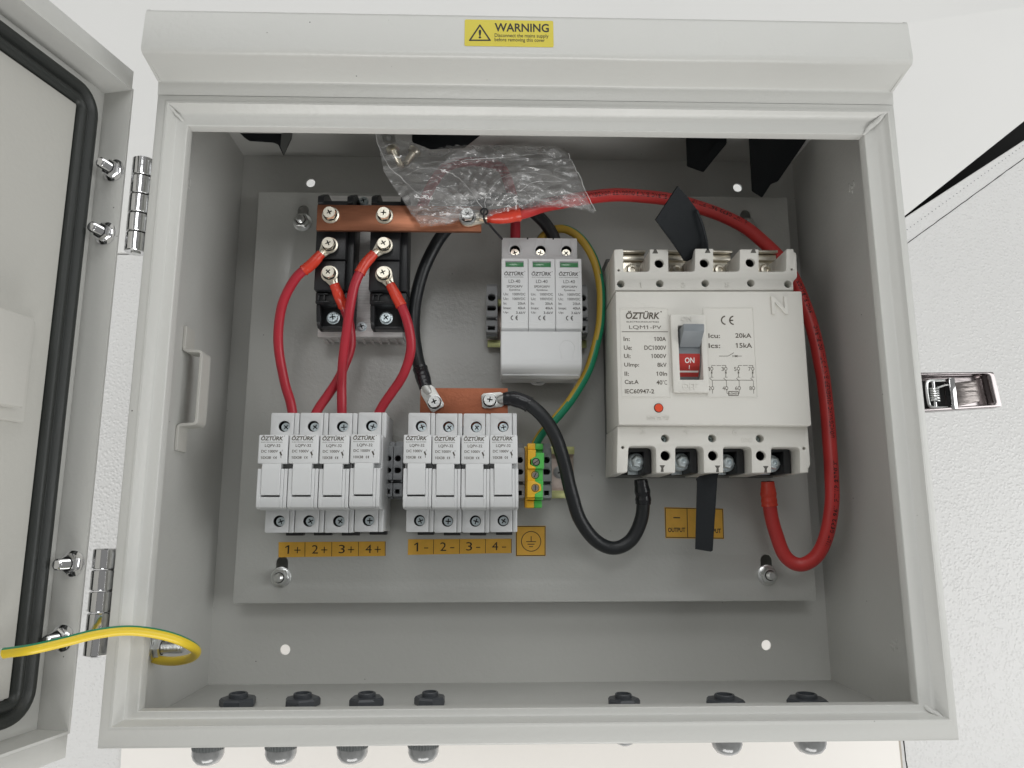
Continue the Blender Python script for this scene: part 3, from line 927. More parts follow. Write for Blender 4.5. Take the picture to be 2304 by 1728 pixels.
# DIN rails
def rail(x0, x1, yc, label):
    t = thing('din_rail', label, 'mounting rail', ((x0 + x1) / 2, yc, ZP), 'steel mounting rails on the plate')
    h = 17.5
    mb = MB(); mb.box(x0, x1, yc - 12.5, yc + 12.5, ZP + 0.05, ZP + 1.1, 0.1)
    mb.box(x0, x1, yc - 13.2, yc - 12.2, ZP + 0.05, ZP + 7); mb.box(x0, x1, yc + 12.2, yc + 13.2, ZP + 0.05, ZP + 7)
    mb.build('channel', RAIL, t)
    for s_ in (-1, 1):
        mb = MB(); a, b = sorted((yc + s_ * 12.3, yc + s_ * h)); mb.box(x0, x1, a, b, ZP + 6.4, ZP + 7.5, 0.2); mb.build('rail_lip', RAILE, t)
    return t
r1 = rail(-178.5, 34.5, 142.5, 'lower steel rail, bare end showing right of the green and yellow terminal')
r2 = rail(-25, 44.5, 247, 'upper short passivated steel rail behind the three pole surge protector')
mb = MB(); p = at(1210, 1020, ZP + 1); mb.lathe([(4.6, 0), (4.6, 0.4)], (p.x, p.y, ZP + 1.2)); screw(mb, p.x, p.y, ZP + 1.7, 3.2, 1.6, 0.4); mb.build('rail_screw', ZINC, r1)
# ================================================================== fuse holders
def logo(mb, x0, y0, x1, y1, z, m=0, mtx=None):
    """the maker's mark: slanted bold name, a line of small capitals and a dot"""
    h = y1 - y0; W_ = x1 - x0
    put(mb, 'ÖZTÜRK', x0, y0 + h * .30, x0 + W_ * .93, y1, z, bold=0.03, shear=0.18, m=m, mtx=mtx)
    put(mb, 'ELECTRICINDUSTRIES', x0 + W_ * .02, y0, x0 + W_ * .90, y0 + h * .12, z, bold=0.01, m=m, mtx=mtx)
    c = circ(x0 + W_ * .97, y0 + h * .93, h * .06, 8)
    P = [V((a, b, z)) for a, b in c]
    if mtx: P = [mtx @ p for p in P]
    mb.raw(P, [tuple(range(8))], m)
def ce(mb, x0, y0, x1, y1, z, m=0, th=None):
    h = y1 - y0; r = h / 2; th = th or h * .14
    for cx_, bar in ((x0 + r, 0), (x1, 1)):
        vs = []; n = 14
        for k in range(n + 1):
            a = math.radians(95 + 170 * k / n)
            for rr in (r, r - th): vs.append((cx_ + rr * math.cos(a), y0 + r + rr * math.sin(a), z))
        mb.raw(vs, [(2 * k, 2 * k + 2, 2 * k + 3, 2 * k + 1) for k in range(n)], m)
        if bar: mb.raw([(cx_ - r + th * .5, y0 + r - th / 2, z), (cx_ - r * .15, y0 + r - th / 2, z), (cx_ - r * .15, y0 + r + th / 2, z), (cx_ - r + th * .5, y0 + r + th / 2, z)], [(0, 1, 2, 3)], m)
def seg(mb, a, b, w_, z, m=0):
    a = V((a[0], a[1], 0)); b = V((b[0], b[1], 0)); d = (b - a).normalized() * w_ / 2; n_ = V((-d.y, d.x, 0))
    mb.raw([(p.x, p.y, z) for p in (a - n_, b - n_, b + n_, a + n_)], [(0, 1, 2, 3)], m)

FW = 17.3; ZF = 88.0; ZT = 66.0
FY = 103.2
def fuse(loc, label, group, sx=1.0, rots=(0.2, 0.7)):
    t = thing('fuse_holder', label, 'fuse holder', loc, group)
    t.scale = (sx, 1, 1); t.rotation_euler.z = rots[0] % .006 - .003; t.location.y += (rots[1] % .7 - .35) * MM
    o = V(loc)
    def S(mb, n, m, par=t, **k):
        mb.v = [tuple(V(a) + o) for a in mb.v]
        return mb.build(n, m, par, **k)
    g = 0.12
    # body: y measured from the bottom edge; z absolute minus loc.z
    zt = ZT - o.z; zf = ZF - o.z; z0 = 33 - o.z
    mb = MB()
    mb.prism([(0.4, z0), (0.4, zt - 6.4), (13.6, zt - 6.4), (13.6, zf - 10), (59, zf - 10), (59, zt - 6.4), (74.4, zt - 6.4), (74.4, z0)], 'x', g, FW - g, 0.3)
    for y0, y1, sy in ((0, 14.4, 7.1), (58.6, 75, 66.4)):
        b = 0.8
        sheet(mb, roundpoly([(g, y0), (FW - 3.2, y0), (FW - 3.2, y1), (g, y1)], [1.1, .3, .3, 1.1]), [circ(8.3, sy, 3.5, 24)], zt - 6.3, zt, 0.35)
        sheet(mb, roundpoly([(FW - 2.9, y0), (FW - g, y0), (FW - g, y1), (FW - 2.9, y1)], [.3, .8, .8, .3]), [], zt - 6.3, zt - 0.15, 0.35)
    S(mb, 'body', WHT)
    for sy in (7.1, 66.4):
        mb = MB(); mb.lathe([(3.46, zt - 0.9), (3.46, zt - 6.1), (0.5, zt - 6.15)], (8.3, sy, 0), n=20, caps=False)
        S(mb, 'screw_well_shade', DARK)  # near-black sleeve, the shade down the well painted on
    for i, sy in enumerate((7.1, 66.4)):
        mb = MB(); screw(mb, 8.7, sy - 0.2, zt - 4.4, 2.75, 1.7, rots[i]); S(mb, 'screw', BLUEZ)
    mb = MB()      # label cap
    mb.box(g - .25, FW - 0.55, 41.0, 58.4, zf - 9.9, zf, 0.75, seg=3)
    cap = S(mb, 'label_cap', WHT)
    mb = MB()      # carrier frame, foot and inner flap
    mb.prism([(14.0, zf - 9.9), (14.0, zf - 4), (15.2, zf - 1.3), (20.5, zf - 0.9), (38.0, zf - 0.9), (38.6, zf - 9.9)], 'x', g, 2.5, 0.25)
    mb.prism([(14.0, zf - 9.9), (14.0, zf - 4), (15.2, zf - 1.3), (20.5, zf - 0.9), (38.0, zf - 0.9), (38.6, zf - 9.9)], 'x', FW - 3.9, FW - 2.2, 0.25)
    mb.prism([(14.0, zf - 9.9), (14.0, zf - 4), (15.2, zf - 1.5), (20.5, zf - 1.1), (38.0, zf - 1.1), (38.6, zf - 9.9)], 'x', FW - 2.05, FW - g, 0.25)
    mb.prism([(14.02, zf - 9.8), (14.02, zf - 4), (15.2, zf - 1.32), (21.2, zf - 0.92), (21.6, zf - 9.8)], 'x', 2.4, FW - 3.8, 0.25)
    S(mb, 'carrier', WHT)
    mb = MB()
    mb.prism([(22.3, zf - 6), (22.3, zf - 0.6), (38, zf + 0.1), (42, zf - 0.6), (42, zf - 6)], 'x', 2.62, FW - 4.02, 0.25)
    S(mb, 'finger_flap', WHT)
    mb = MB(); mb.box(4, FW - 2.2, -2.2, 6, z0 - 6, z0 - 1, 0.5)
    S(mb, 'rail_foot', BLK)
    # print on the cap: zoom pixels of the first label -> cap coordinates
    fx = lambda zx: (zx - 90) / 295 * (FW - .4); fy = lambda zy: 58.4 - (zy - 332) / 300 * 17.4
    mb = MB(); z = zf + 0.05
    logo(mb, fx(112), fy(414), fx(352), fy(340), z)
    put(mb, 'LQPV-32', fx(155), fy(465), fx(310), fy(430), z, bold=.014)
    put(mb, 'DC 1000V', fx(122), fy(518), fx(290), fy(490), z, bold=.014)
    put(mb, '10X38', fx(120), fy(584), fx(220), fy(556), z, bold=.014)
    ce(mb, fx(246), fy(584), fx(280), fy(556), z, th=.35)
    seg(mb, (fx(318), fy(505)), (fx(322), fy(575)), .28, z)
    seg(mb, (fx(310), fy(510)), (fx(326), fy(548)), .9, z)
    seg(mb, (fx(330), fy(488)), (fx(330), fy(506)), .2, z)
    S(mb, 'lettering', BINK, cap, smooth=False)
    return t
words = ['first', 'second', 'third', 'fourth']
gx1 = [at(557.4, 970, ZF).x + i * ((at(756.5, 970, ZF).x - at(557.4, 970, ZF).x) / 3) for i in range(4)]
gx2 = [at(871.6, 970, ZF).x + i * ((at(1058.2, 970, ZF).x - at(871.6, 970, ZF).x) / 3) for i in range(4)]
rr = random.Random(3)
nums = ['1+', '2+', '3+', '4+']
pos = ['fed by the far left red cable, leftmost of all', 'second from the left in the left row, red cable slanting in', 'third from the left in the left row, red cable dropping straight in', 'at the right end of the left row, fully showing its right side']
for i in range(4):
    fuse((gx1[i] + .1, FY, 33), 'white fuse holder ' + pos[i], 'fuse holders of the positive row', 1.045, (rr.uniform(0, 1.5), rr.uniform(0, 1.5)))
nums = ['1-', '2-', '3-', '4-']
pos = ['at the left end of the right row, beside two end clamps', 'second from the left in the right row, below the copper plate', 'third from the left in the right row, below the copper plate', 'at the right end of the right row, next to the earth terminal']
for i in range(4):
    fuse((gx2[i] + .1, FY, 33), 'white fuse holder ' + pos[i], 'fuse holders of the negative row', 1.0, (rr.uniform(0, 1.5), rr.uniform(0, 1.5)))

# ================================================================== surge protector
zz = zo(1050, 500, .24104)
ZS = 70.0; ZS2 = 62.0
def zp(zx, zy, z): return at(*zz(zx, zy), z)
sp = thing('surge_protector', 'white three pole surge protector with green status windows', 'surge protector', (10, 240, 33))
xl = zp(322, 600, ZS).x; xr = zp(1078, 600, ZS).x
yt = zp(500, 335, ZS).y; ym_ = zp(500, 1008, ZS).y; yb = zp(500, 1440, ZS - 8).y; ytt = zp(500, 145, ZS2).y
P3 = (xr - xl) / 3
mb = MB()
mb.prism([(yb + 1, 33), (yb + 1, ZS - 10), (yb + 5, ZS - 10), (yt, ZS - 7), (yt, ZS2 - 6.4), (ytt - .6, ZS2 - 6.4), (ytt - .6, 33)], 'x', xl + .6, xr - 1.6, 0.4)
wx = [zp(a, 260, ZS2).x for a in (450, 690, 932)]; wy = zp(690, 262, ZS2).y
sheet(mb, roundpoly([(xl + .5, yt + .1), (xr - 1.9, yt + .1), (xr - 1.9, ytt), (xl + .5, ytt)], [.3, .3, .8, .8]), [circ(a, wy, 3.45, 24) for a in wx], ZS2 - 6.3, ZS2, 0.4)
mb.build('body', WHT, sp)
for a in wx: mb = MB(); mb.lathe([(3.42, ZS2 - .7), (3.42, ZS2 - 6.1), (.5, ZS2 - 6.15)], (a, wy, 0), n=20, caps=False); mb.build('screw_well_shade', DARK, sp)  # near-black sleeves paint the shade inside these wells
for a in (zp(568, 150, ZS2).x, zp(808, 150, ZS2).x): mb = MB(); mb.box(a - .5, a + .5, ytt - 1.1, ytt + .15, ZS2 - 4, ZS2 + .06); mb.build('notch', DARK, sp)
for i, a in enumerate(wx):
    # raised collar round each screw opening
    mb = MB()
    ring = [(a + 4.7 * math.cos(t_), wy + 4.7 * math.sin(t_)) for t_ in [math.radians(-230 + 280 * k / 20) for k in range(21)]]
    pts = [(ring[0][0] , ytt - 1)] + ring[0:] + [(ring[-1][0], ytt - 1)]
    mb.tube([V((p[0], p[1], ZS2)) for p in pts], 0.28, 6)
    mb.build('collar', WHT, sp)
    mb = MB(); screw(mb, a + .1, wy - .5, ZS2 - 5.5, 2.8, 1.7, .3 + i); mb.build('screw', NICK, sp)
for i in range(3):
    a = xl + P3 * i + .12; b = xl + P3 * (i + 1) - .12
    mb = MB()
    mb.prism([(ym_ + .2, ZS - 9), (ym_ + .2, ZS - 3.2), (ym_ + 4.6, ZS - .4), (ym_ + 5.4, ZS), (yt, ZS), (yt, ZS - 9)], 'x', a, b, 0.35)
    md = mb.build('plug_module', WHT, sp)
    ox = zp(322 + 256 * i, 600, ZS).x - zp(322, 600, ZS).x
    X = lambda zx: zp(zx, 600, ZS).x + ox
    Y = lambda zy: zp(500, zy, ZS).y
    z = ZS + .05
    mb = MB(); mb.box(X(360), X(535), Y(420), Y(362), ZS - .2, ZS + .04); mb.build('window_frame', GRY, md)
    mb = MB(); mb.box(X(364), X(531), Y(416), Y(374), ZS, ZS + .15, .05); mb.build('status_window', GREENW, md)
    mb = MB()
    logo(mb, X(350), Y(516), X(550), Y(456), z)
    put(mb, 'LD-40', X(392), Y(567), X(500), Y(536), z, bold=.004)
    put(mb, 'SPDFORPV', X(374), Y(611), X(522), Y(589), z, bold=.012)
    put(mb, 'Systéme', X(396), Y(645), X(500), Y(622), z, bold=.012)
    for k, (l, r_) in enumerate((('Un:', '1000VDC'), ('Uc:', '1000VDC'), ('In:', '20kA'), ('Imax:', '40kA'), ('Up:', '3.6kV'))):
        yy = 684 + 43 * k
        put(mb, l, X(344), Y(yy), X(344 + (72 if k == 3 else 46 if k < 2 or k == 4 else 30)), Y(yy - 24), z, bold=.012)
        put(mb, r_, X(426 if k < 2 else 476 if k < 4 else 460), Y(yy), X(548), Y(yy - 24), z, bold=.012)
    ce(mb, X(410), Y(916), X(478), Y(870), z, th=.62)
    mb.build('lettering', GINK, md, smooth=False)
mb = MB()
ys = zp(500, 1320, ZS).y
mb.prism([(yb, ZS - 26), (yb, ZS - 15), (ys - 2.5, ZS - 4.5), (ys, ZS - 1.6), (ys + 3.5, ZS - 1.0), (ym_ - .3, ZS - 1.0), (ym_ - .3, ZS - 26)], 'x', xl - .2, xr - .8, 0.5)
cv = mb.build('lower_cover', WHT, sp)
mb = MB()
ring = [zp(890, 1272, ZS)] + [zp(940 + 70 * math.cos(math.radians(a)), 1172 + 72 * -math.sin(math.radians(a)), ZS) for a in range(215, -36, -10)] + [zp(992, 1272, ZS)]
mb.tube([V((p.x, p.y, ZS - 1.0)) for p in ring], 0.22, 6); mb.build('knockout', WHT, cv)
mb = MB()
a = zp(665, 1455, 36)
sheet(mb, roundpoly([(a.x - 6, a.y - 2.6), (a.x - 3, a.y - 5.2), (a.x + 3, a.y - 5.2), (a.x + 6, a.y - 2.6), (a.x + 6, a.y + 7), (a.x - 6, a.y + 7)], 1.5), [circ(a.x, a.y - 2.4, 1.4, 12)], 35, 37.5, .3)
mb.build('rail_clip', WHT, sp)

# ================================================================== grey end clamps
def endclamp(x0, x1, ytop, label, zt=54, flip=False):
    t = thing('end_clamp', label, 'end clamp', (x0, ytop - 18, ZP + 8), 'grey plastic end clamps on the rails')
    L = 36.5; y = lambda f: ytop - L * f
    xm = (x0 + x1) / 2; wd = x1 - x0
    mb = MB()
    mb.box(x0, x1, y(1), y(0), 32, zt - 7, .4)
    mb.box(x0 + .3, x1 - .3, y(.06), y(-.02), zt - 12, zt - 7.2, .3)
    hl = [circ(xm - .2, y(.30), wd * .34, 18), roundpoly([(x0 + .9, y(.56)), (x1 - 2.2, y(.56)), (x1 - 1.0, y(.53)), (x1 - 1.0, y(.49)), (x1 - 2.2, y(.46)), (x0 + .9, y(.46))], .8)]
    sheet(mb, roundpoly([(x0, y(.68)), (x1, y(.68)), (x1, y(.13)), (x1 - .3, y(.08)), (x0 + .3, y(.08)), (x0, y(.13))], .5), hl, zt - 7, zt, .35)
    hl = [rect(x0 + 1.2, x1 - 1.8, y(.92), y(.84)), ]
    sheet(mb, roundpoly([(x0, y(.97)), (x1, y(.97)), (x1, y(.735)), (x0, y(.735))], .4), hl, zt - 7, zt - 2, .3)
    mb.box(x1 - 1.2, x1, y(.72), y(.66), zt - 7, zt - 1.5, .2)
    mb.build('body', GRY, t)
    mb = MB()
    mb.lathe([(wd * .33, zt - 6.9), (wd * .33, zt - 6.8)], (xm - .2, y(.30), 0), n=16)
    mb.box(x0 + .8, x1 - .9, y(.565), y(.455), zt - 6.95, zt - 6.8); mb.box(x0 + 1, x1 - 1.6, y(.93), y(.83), zt - 6.95, zt - 6.8)
    mb.build('screw_hole', DARK, t)
    return t
endclamp(-91.2, -85.9, 161, 'left one of the two grey end clamps between the two rows of fuse holders')
endclamp(-85.6, -79.6, 161, 'right one of the two grey end clamps between the two rows of fuse holders')
endclamp(-6.3, -.4, 160, 'grey end clamp squeezed left of the green and yellow terminal')
endclamp(10.9, 17.2, 160, 'grey end clamp right of the green and yellow terminal')
endclamp(-26.0, -18.2, 272, 'grey end clamp left of the surge protector', zt=48)
endclamp(37.2, 44.0, 272, 'grey end clamp right of the surge protector, mostly hidden by it', zt=48)

# ================================================================== green and yellow earth terminal
zt_ = zo(1100, 960, .13261)
def E(zx, zy, z=62): return at(*zt_(zx, zy), z)
et = thing('earth_terminal', 'green and yellow earth terminal block with three screws', 'terminal block', (5, 140, 33))
Zs = 62
def gp(L, r=.25): return roundpoly([(E(a, b).x, E(a, b).y) for a, b in L], r)
yl = MB(); gn = MB()
sheet(yl, gp([(665, 390), (795, 390), (795, 500), (700, 560), (697, 640), (795, 690), (790, 712), (662, 712)]), [], 36, Zs, .2)
sheet(yl, gp([(657, 716), (790, 716), (785, 920), (652, 920)]), [circ(E(785, 820).x, E(785, 820).y, 4.0 * .0 + 2.6, 16)], 36, Zs - 3, .2) if False else None
yl.box(E(657, 716).x, E(785, 716).x, E(657, 920).y, E(657, 714).y, 36, Zs - 2.5, .2)
gn.box(E(787, 716).x, E(920, 716).x, E(657, 920).y, E(657, 714).y, 36, Zs - 2.5, .2)
sheet(yl, gp([(655, 924), (780, 924), (880, 980), (890, 1080), (780, 1140), (775, 1200), (650, 1200)]), [], 36, Zs, .2)
yl.box(E(662, 0).x, E(790, 0).x, E(0, 375).y, E(0, 270).y, 34, Zs - 4, .3); gn.box(E(792, 0).x, E(925, 0).x, E(0, 375).y, E(0, 275).y, 34, Zs - 4, .3)
yl.box(E(662, 0).x, E(790, 0).x, E(0, 392).y, E(0, 376).y, 34, Zs - 6); gn.box(E(792, 0).x, E(920, 0).x, E(0, 440).y, E(0, 376).y, 34, Zs - 7)
sheet(gn, gp([(800, 445), (938, 445), (935, 712), (795, 712), (795, 692), (720, 640), (720, 545), (800, 500)]), [], 36, Zs - .15, .2)
sheet(gn, gp([(785, 924), (925, 924), (915, 1200), (780, 1200), (780, 1142), (884, 1085), (884, 985), (785, 938)]), [], 36, Zs - .2, .2)
yl.box(E(650, 0).x, E(775, 0).x, E(0, 1240).y, E(0, 1203).y, 34, Zs - 3.5, .2); gn.box(E(778, 0).x, E(912, 0).x, E(0, 1240).y, E(0, 1203).y, 34, Zs - 3.5, .2)
yl.box(E(645, 0).x, E(770, 0).x, E(0, 1370).y, E(0, 1250).y, 34, Zs - 9, .3); gn.box(E(773, 0).x, E(905, 0).x, E(0, 1370).y, E(0, 1250).y, 34, Zs - 9, .3)
yl.box(E(625, 0).x, E(665, 0).x, E(0, 1360).y, E(0, 300).y, 33, Zs - 12, .3)
yl.build('yellow_half', PEY, et, sharp=40); gn.build('green_half', PEG, et, sharp=40)
for i, (a, b, zz_) in enumerate(((800, 598, Zs), (785, 820, Zs - 2.5), (788, 1038, Zs))):
    p = E(a, b, zz_)
    mb = MB(); mb.lathe([(2.55, .02), (2.55, .25), (2.2, .3), (2.2, .05)], (p.x, p.y, zz_ - .1), n=22)
    mb.build('screw_collar', DARK, et)
    mb = MB(); sheet(mb, circ(p.x, p.y, 1.95, 18), [], zz_ - .2, zz_ + .1, 0)
    a_ = .6 + i * .5
    sc_ = mb.build('screw', mat('dull_steel', (.28, .26, .24), .4, 1, bump=(700, .3)), et)
    mb = MB(); seg(mb, (p.x - 1.8 * math.cos(a_), p.y - 1.8 * math.sin(a_)), (p.x + 1.8 * math.cos(a_), p.y + 1.8 * math.sin(a_)), .5, zz_ + .13); mb.build('slot', DARK, sc_)

# ================================================================== circuit breaker
z5 = zo(1350, 520, .22604); z6 = zo(1350, 780, .22604)
ZM = 95.0; ZE = 90.0
def P5(x, y, z=ZE): p = at(*z5(x, y), z); return (p.x, p.y)
def P6(x, y, z=ZE): p = at(*z6(x, y), z); return (p.x, p.y)
br = thing('circuit_breaker', 'large ivory four pole circuit breaker with grey toggle, red ON window and embossed N', 'circuit breaker', (113, 210, ZP))
bx0 = P5(150, 400)[0]; bx1 = P5(1955, 400)[0]
yT = P5(500, 175)[1]; yB = P6(800, 1255)[1]
mb = MB()
mb.box(bx0 + 1.0, bx1 - .5, yB + .5, yT + 9, ZP + .1, 47, 1.2)
mb.box(bx0 + .35, bx0 + 2.3, yB + .2, yT + 4, 46, 60, .4); mb.box(bx1 - 2.3, bx1 - .2, yB + .2, yT - 1, 46, 60, .4)
base = mb.build('base', GRYB, br)
# ivory deck below the terminals and side walls
top = [(138, 178), (228, 176), (235, 400)]
outl = [P5(140, 182), P5(232, 176), P5(235, 402), P5(494, 402), P5(496, 180), P5(680, 180), P5(682, 402), P5(944, 402), P5(946, 174), P5(1128, 174), P5(1130, 402), P5(1390, 402), P5(1392, 180), P5(1580, 180), P5(1582, 402), P5(1854, 402), P5(1856, 178), P5(1925, 176), P5(1930, 205), P5(1955, 222), P5(1965, 460), P5(1922, 500), P5(1928, 592), P5(150, 596), P5(146, 470)]
rd = [1, 1, .2, 2, .6, .6, .2, 2, .6, .6, .2, 2, .6, .6, .2, 2, .6, .5, .5, 1, 1.5, 1.5, .2, .2, .5]
hol = [circ(*P5(a, b), 2.95, 24) for a, b in ((590, 320), (1040, 316), (1497, 312))]
hol += [circ(*P5(a, b), .75, 12) for a, b in ((186, 388), (1912, 380))]
wells = [P5(a, b) for a, b in ((207, 525), (595, 522), (1048, 520), (1502, 518), (1872, 528))]
hol += [circ(*p, 2.35, 20) for p in wells]
mb = MB()
sheet(mb, roundpoly(outl, rd), hol, 66, ZE, .45)
# lower part of the pillars (deeper, plain)
outl_lo = [o for o in outl]
sheet(mb, outl, [circ(*P5(a, b), 2.9, 16) for a, b in ((590, 320), (1040, 316), (1497, 312))], 45, 66, 0)
mb.build('top_cover', IVO, br)
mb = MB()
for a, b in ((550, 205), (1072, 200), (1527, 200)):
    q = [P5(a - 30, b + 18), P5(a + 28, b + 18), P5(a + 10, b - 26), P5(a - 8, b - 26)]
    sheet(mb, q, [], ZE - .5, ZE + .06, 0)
mb.build('barrier_slot', mat('slot_shade', (.09, .085, .075), .6), br)  # dark patches on the cover, the shade of the slots as colour
outb = [P6(175, 790), P6(2068, 790), P6(2095, 1180), P6(2072, 1210), P6(2078, 1252), P6(1992, 1258), P6(1990, 1000), P6(1705, 1000), P6(1705, 1254), P6(1512, 1256), P6(1510, 995), P6(1226, 995), P6(1228, 1254), P6(1035, 1256), P6(1030, 992), P6(750, 992), P6(750, 1256), P6(560, 1256), P6(556, 988), P6(285, 988), P6(272, 1252), P6(165, 1258)]
rd = [.4, .4, 1, 1, .8, .8, 3, 2, .6, .6, 3, 2, .6, .6, 3, 2, .6, .6, 3, 2, 1, 1.2]
wb = [P6(a, b) for a, b in ((648, 912), (1117, 912), (1592, 914))]
hb = [circ(*P6(a, b), 3.0, 24) for a, b in ((652, 1085), (1125, 1085), (1602, 1085))]
hol = hb + [circ(*P6(a, b), .9, 12) for a, b in ((227, 1003), (2033, 1012))] + [circ(*p, 2.45, 20) for p in wb]
mb = MB(); sheet(mb, roundpoly(outb, rd), hol, 68, ZE, .45)
sheet(mb, outb, hb, 45, 68, 0)
mb.build('bottom_cover', IVO, br)
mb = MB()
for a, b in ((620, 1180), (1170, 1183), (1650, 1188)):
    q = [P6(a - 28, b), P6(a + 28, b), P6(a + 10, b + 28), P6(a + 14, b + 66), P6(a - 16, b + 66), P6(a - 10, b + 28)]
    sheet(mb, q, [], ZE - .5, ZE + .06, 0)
mb.build('barrier_slot', MT['slot_shade'], br)  # same dark patches, painting the shade of the lower slots
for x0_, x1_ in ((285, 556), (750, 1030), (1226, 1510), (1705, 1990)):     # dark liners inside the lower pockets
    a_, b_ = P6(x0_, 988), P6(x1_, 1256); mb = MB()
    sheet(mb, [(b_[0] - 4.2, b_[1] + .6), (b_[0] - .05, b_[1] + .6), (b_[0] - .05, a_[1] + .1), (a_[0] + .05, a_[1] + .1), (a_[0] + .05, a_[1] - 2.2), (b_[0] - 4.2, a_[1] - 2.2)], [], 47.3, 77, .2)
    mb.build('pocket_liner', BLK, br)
mb = MB()
for p in wells + wb: mb.lathe([(2.4, 66.1), (2.4, 67)], (p[0], p[1], 0), n=20)
mb.box(bx0 + 2, bx1 - 2, yB + 1.5, yB + 24, 45, 47.2); mb.box(bx0 + 2, bx1 - 2, yT - 22, yT + 8, 45, 47.2)
mb.build('dark_interior', BLK, br)
for i, p in enumerate(wells + wb):
    mb = MB(); screw(mb, p[0] - .1, p[1] - .1, 81 if i < 5 else 82, 2.1, 1.4, .4 + i * .7); mb.build('cover_screw', SCRD, br)
for q in [P5(a, b) for a, b in ((590, 320), (1040, 316), (1497, 312))] + [P6(a, b) for a, b in ((652, 1085), (1125, 1085), (1602, 1085))]:
    mb = MB(); mb.lathe([(2.87, ZE - 2.6), (2.85, 48), (.3, 47.6)], (q[0], q[1], 0), n=20, caps=False); mb.build('hole_shade', BLK, br)  # black sleeves that paint the shade deep in the pillar holes
# main cover with the toggle window
sx0, sy1 = P5(768, 972, ZM); sx1 = P5(995, 972, ZM)[0]; sy0 = P6(780, 335, ZM)[1]
mc = [P5(155, 600, ZM), P5(2008, 598, ZM), P6(2105, 775, ZM), P6(2095, 788, ZM), P6(185, 775, ZM)]
mb = MB(); sheet(mb, roundpoly(mc[::-1], [.8, .8, 1, 1, .8]), [rrect(sx0 - .2, sx1 + .2, sy0, sy1 + 1.5, .4)], 47.5, ZM, .6)
cover = mb.build('front_cover', IVO, br)
ex0 = P5(692, 850, ZM)[0]; ex1 = P5(1040, 850, ZM)[0]; ey1 = P5(800, 838, ZM)[1]; ey0 = P6(800, 462, ZM)[1]
mb = MB(); sheet(mb, rrect(ex0, ex1, ey0, ey1, 1.2), [rrect(sx0, sx1, sy0, sy1 + 1.5, .4)], ZM - .2, ZM + 2.2, .5)
mb.build('toggle_frame', IVO, cover)
mb = MB()
for (a, b, c_, d) in ((P5(197, 768, ZM), P5(682, 768, ZM), P6(218, 508, ZM), P6(705, 508, ZM)), (P5(1022, 766, ZM), P5(1525, 766, ZM), P6(1068, 508, ZM), P6(1572, 508, ZM))):
    fr_ = [a, b, d, c_]
    sheet(mb, [c_, d, b, a], [[(c_[0] + .45, c_[1] + .45), (d[0] - .45, d[1] + .45), (b[0] - .45, b[1] - .45), (a[0] + .45, a[1] - .45)]], ZM - .1, ZM + .28, .08)
mb.build('label_border', IVO, cover)
# toggle: drum and lever
mb = MB()
yc_ = (sy0 + sy1) / 2
mb.lathe([(19, sx0 + .4), (19, sx1 - .4)], (0, yc_ + 1, ZM - 19.5), (1, 0, 0), 40)
drum = mb.build('toggle_drum', TOG, br)
def onz(y): return ZM - 19.5 + math.sqrt(max(0, 19.06 ** 2 - (y - yc_ - 1) ** 2))
ry1 = P6(780, 68, ZM)[1]; ry0 = P6(780, 280, ZM)[1]
mb = MB(); N_ = 10
vs = []
for k in range(N_ + 1):
    y = ry0 + (ry1 - ry0) * k / N_
    vs += [(sx0 + .7, y, onz(y)), (sx1 - .7, y, onz(y))]
mb.raw(vs, [(2 * k, 2 * k + 1, 2 * k + 3, 2 * k + 2) for k in range(N_)])
mb.build('red_panel', TRED, drum)
mb = MB()
xm = (sx0 + sx1) / 2
for s_, ya_, yb2, wd in (('ON', P6(0, 155, ZM)[1], P6(0, 102, ZM)[1], 6.0), ('I', P6(0, 210, ZM)[1], P6(0, 175, ZM)[1], .5)):
    vs, fs, asp = textmesh(s_, .02)
    mb.raw([(xm - wd / 2 + a * wd, ya_ + b * (yb2 - ya_), onz(ya_ + b * (yb2 - ya_)) + .08) for a, b in vs], fs)
yy = P6(0, 232, ZM)[1]
mb.raw([(sx0 + 1.2, yy - .5, onz(yy - .5) + .08), (sx1 - 1.2, yy - .5, onz(yy - .5) + .08), (sx1 - 1.2, yy + .5, onz(yy + .5) + .08), (sx0 + 1.2, yy + .5, onz(yy + .5) + .08)], [(0, 1, 2, 3)])
mb.build('lettering', WINK, drum, smooth=False)
zt2 = ZM + 12
a = at(*z5(825, 912), zt2); b = at(*z5(1000, 912), zt2); c_ = at(*z5(825, 992), zt2 - .6); e_ = at(*z5(785, 1155), ZM + .5)
mb = MB()
tx0 = sx0 + .9; tx1 = sx1 - .5
mb.prism([(sy1 - 1, ZM - 4), (a.y - .4, zt2 - .5), (c_.y, zt2 - 1), (e_.y, ZM + .3), (e_.y + 1, ZM - 4)], 'x', tx0, tx1, .5, seg=2)
mb.build('toggle_lever', TOG, br)
# trip button
p = at(*z6(583, 610), ZM)
mb = MB(); mb.lathe([(2.9, -.2), (2.9, .05)], (p.x, p.y, ZM), n=24); bt = mb.build('button_well', DARK, br)
mb = MB(); mb.lathe([(2.45, -.2), (2.45, .6), (2.2, .8)], (p.x, p.y, ZM), n=24); mb.build('trip_button', TRIP, br)
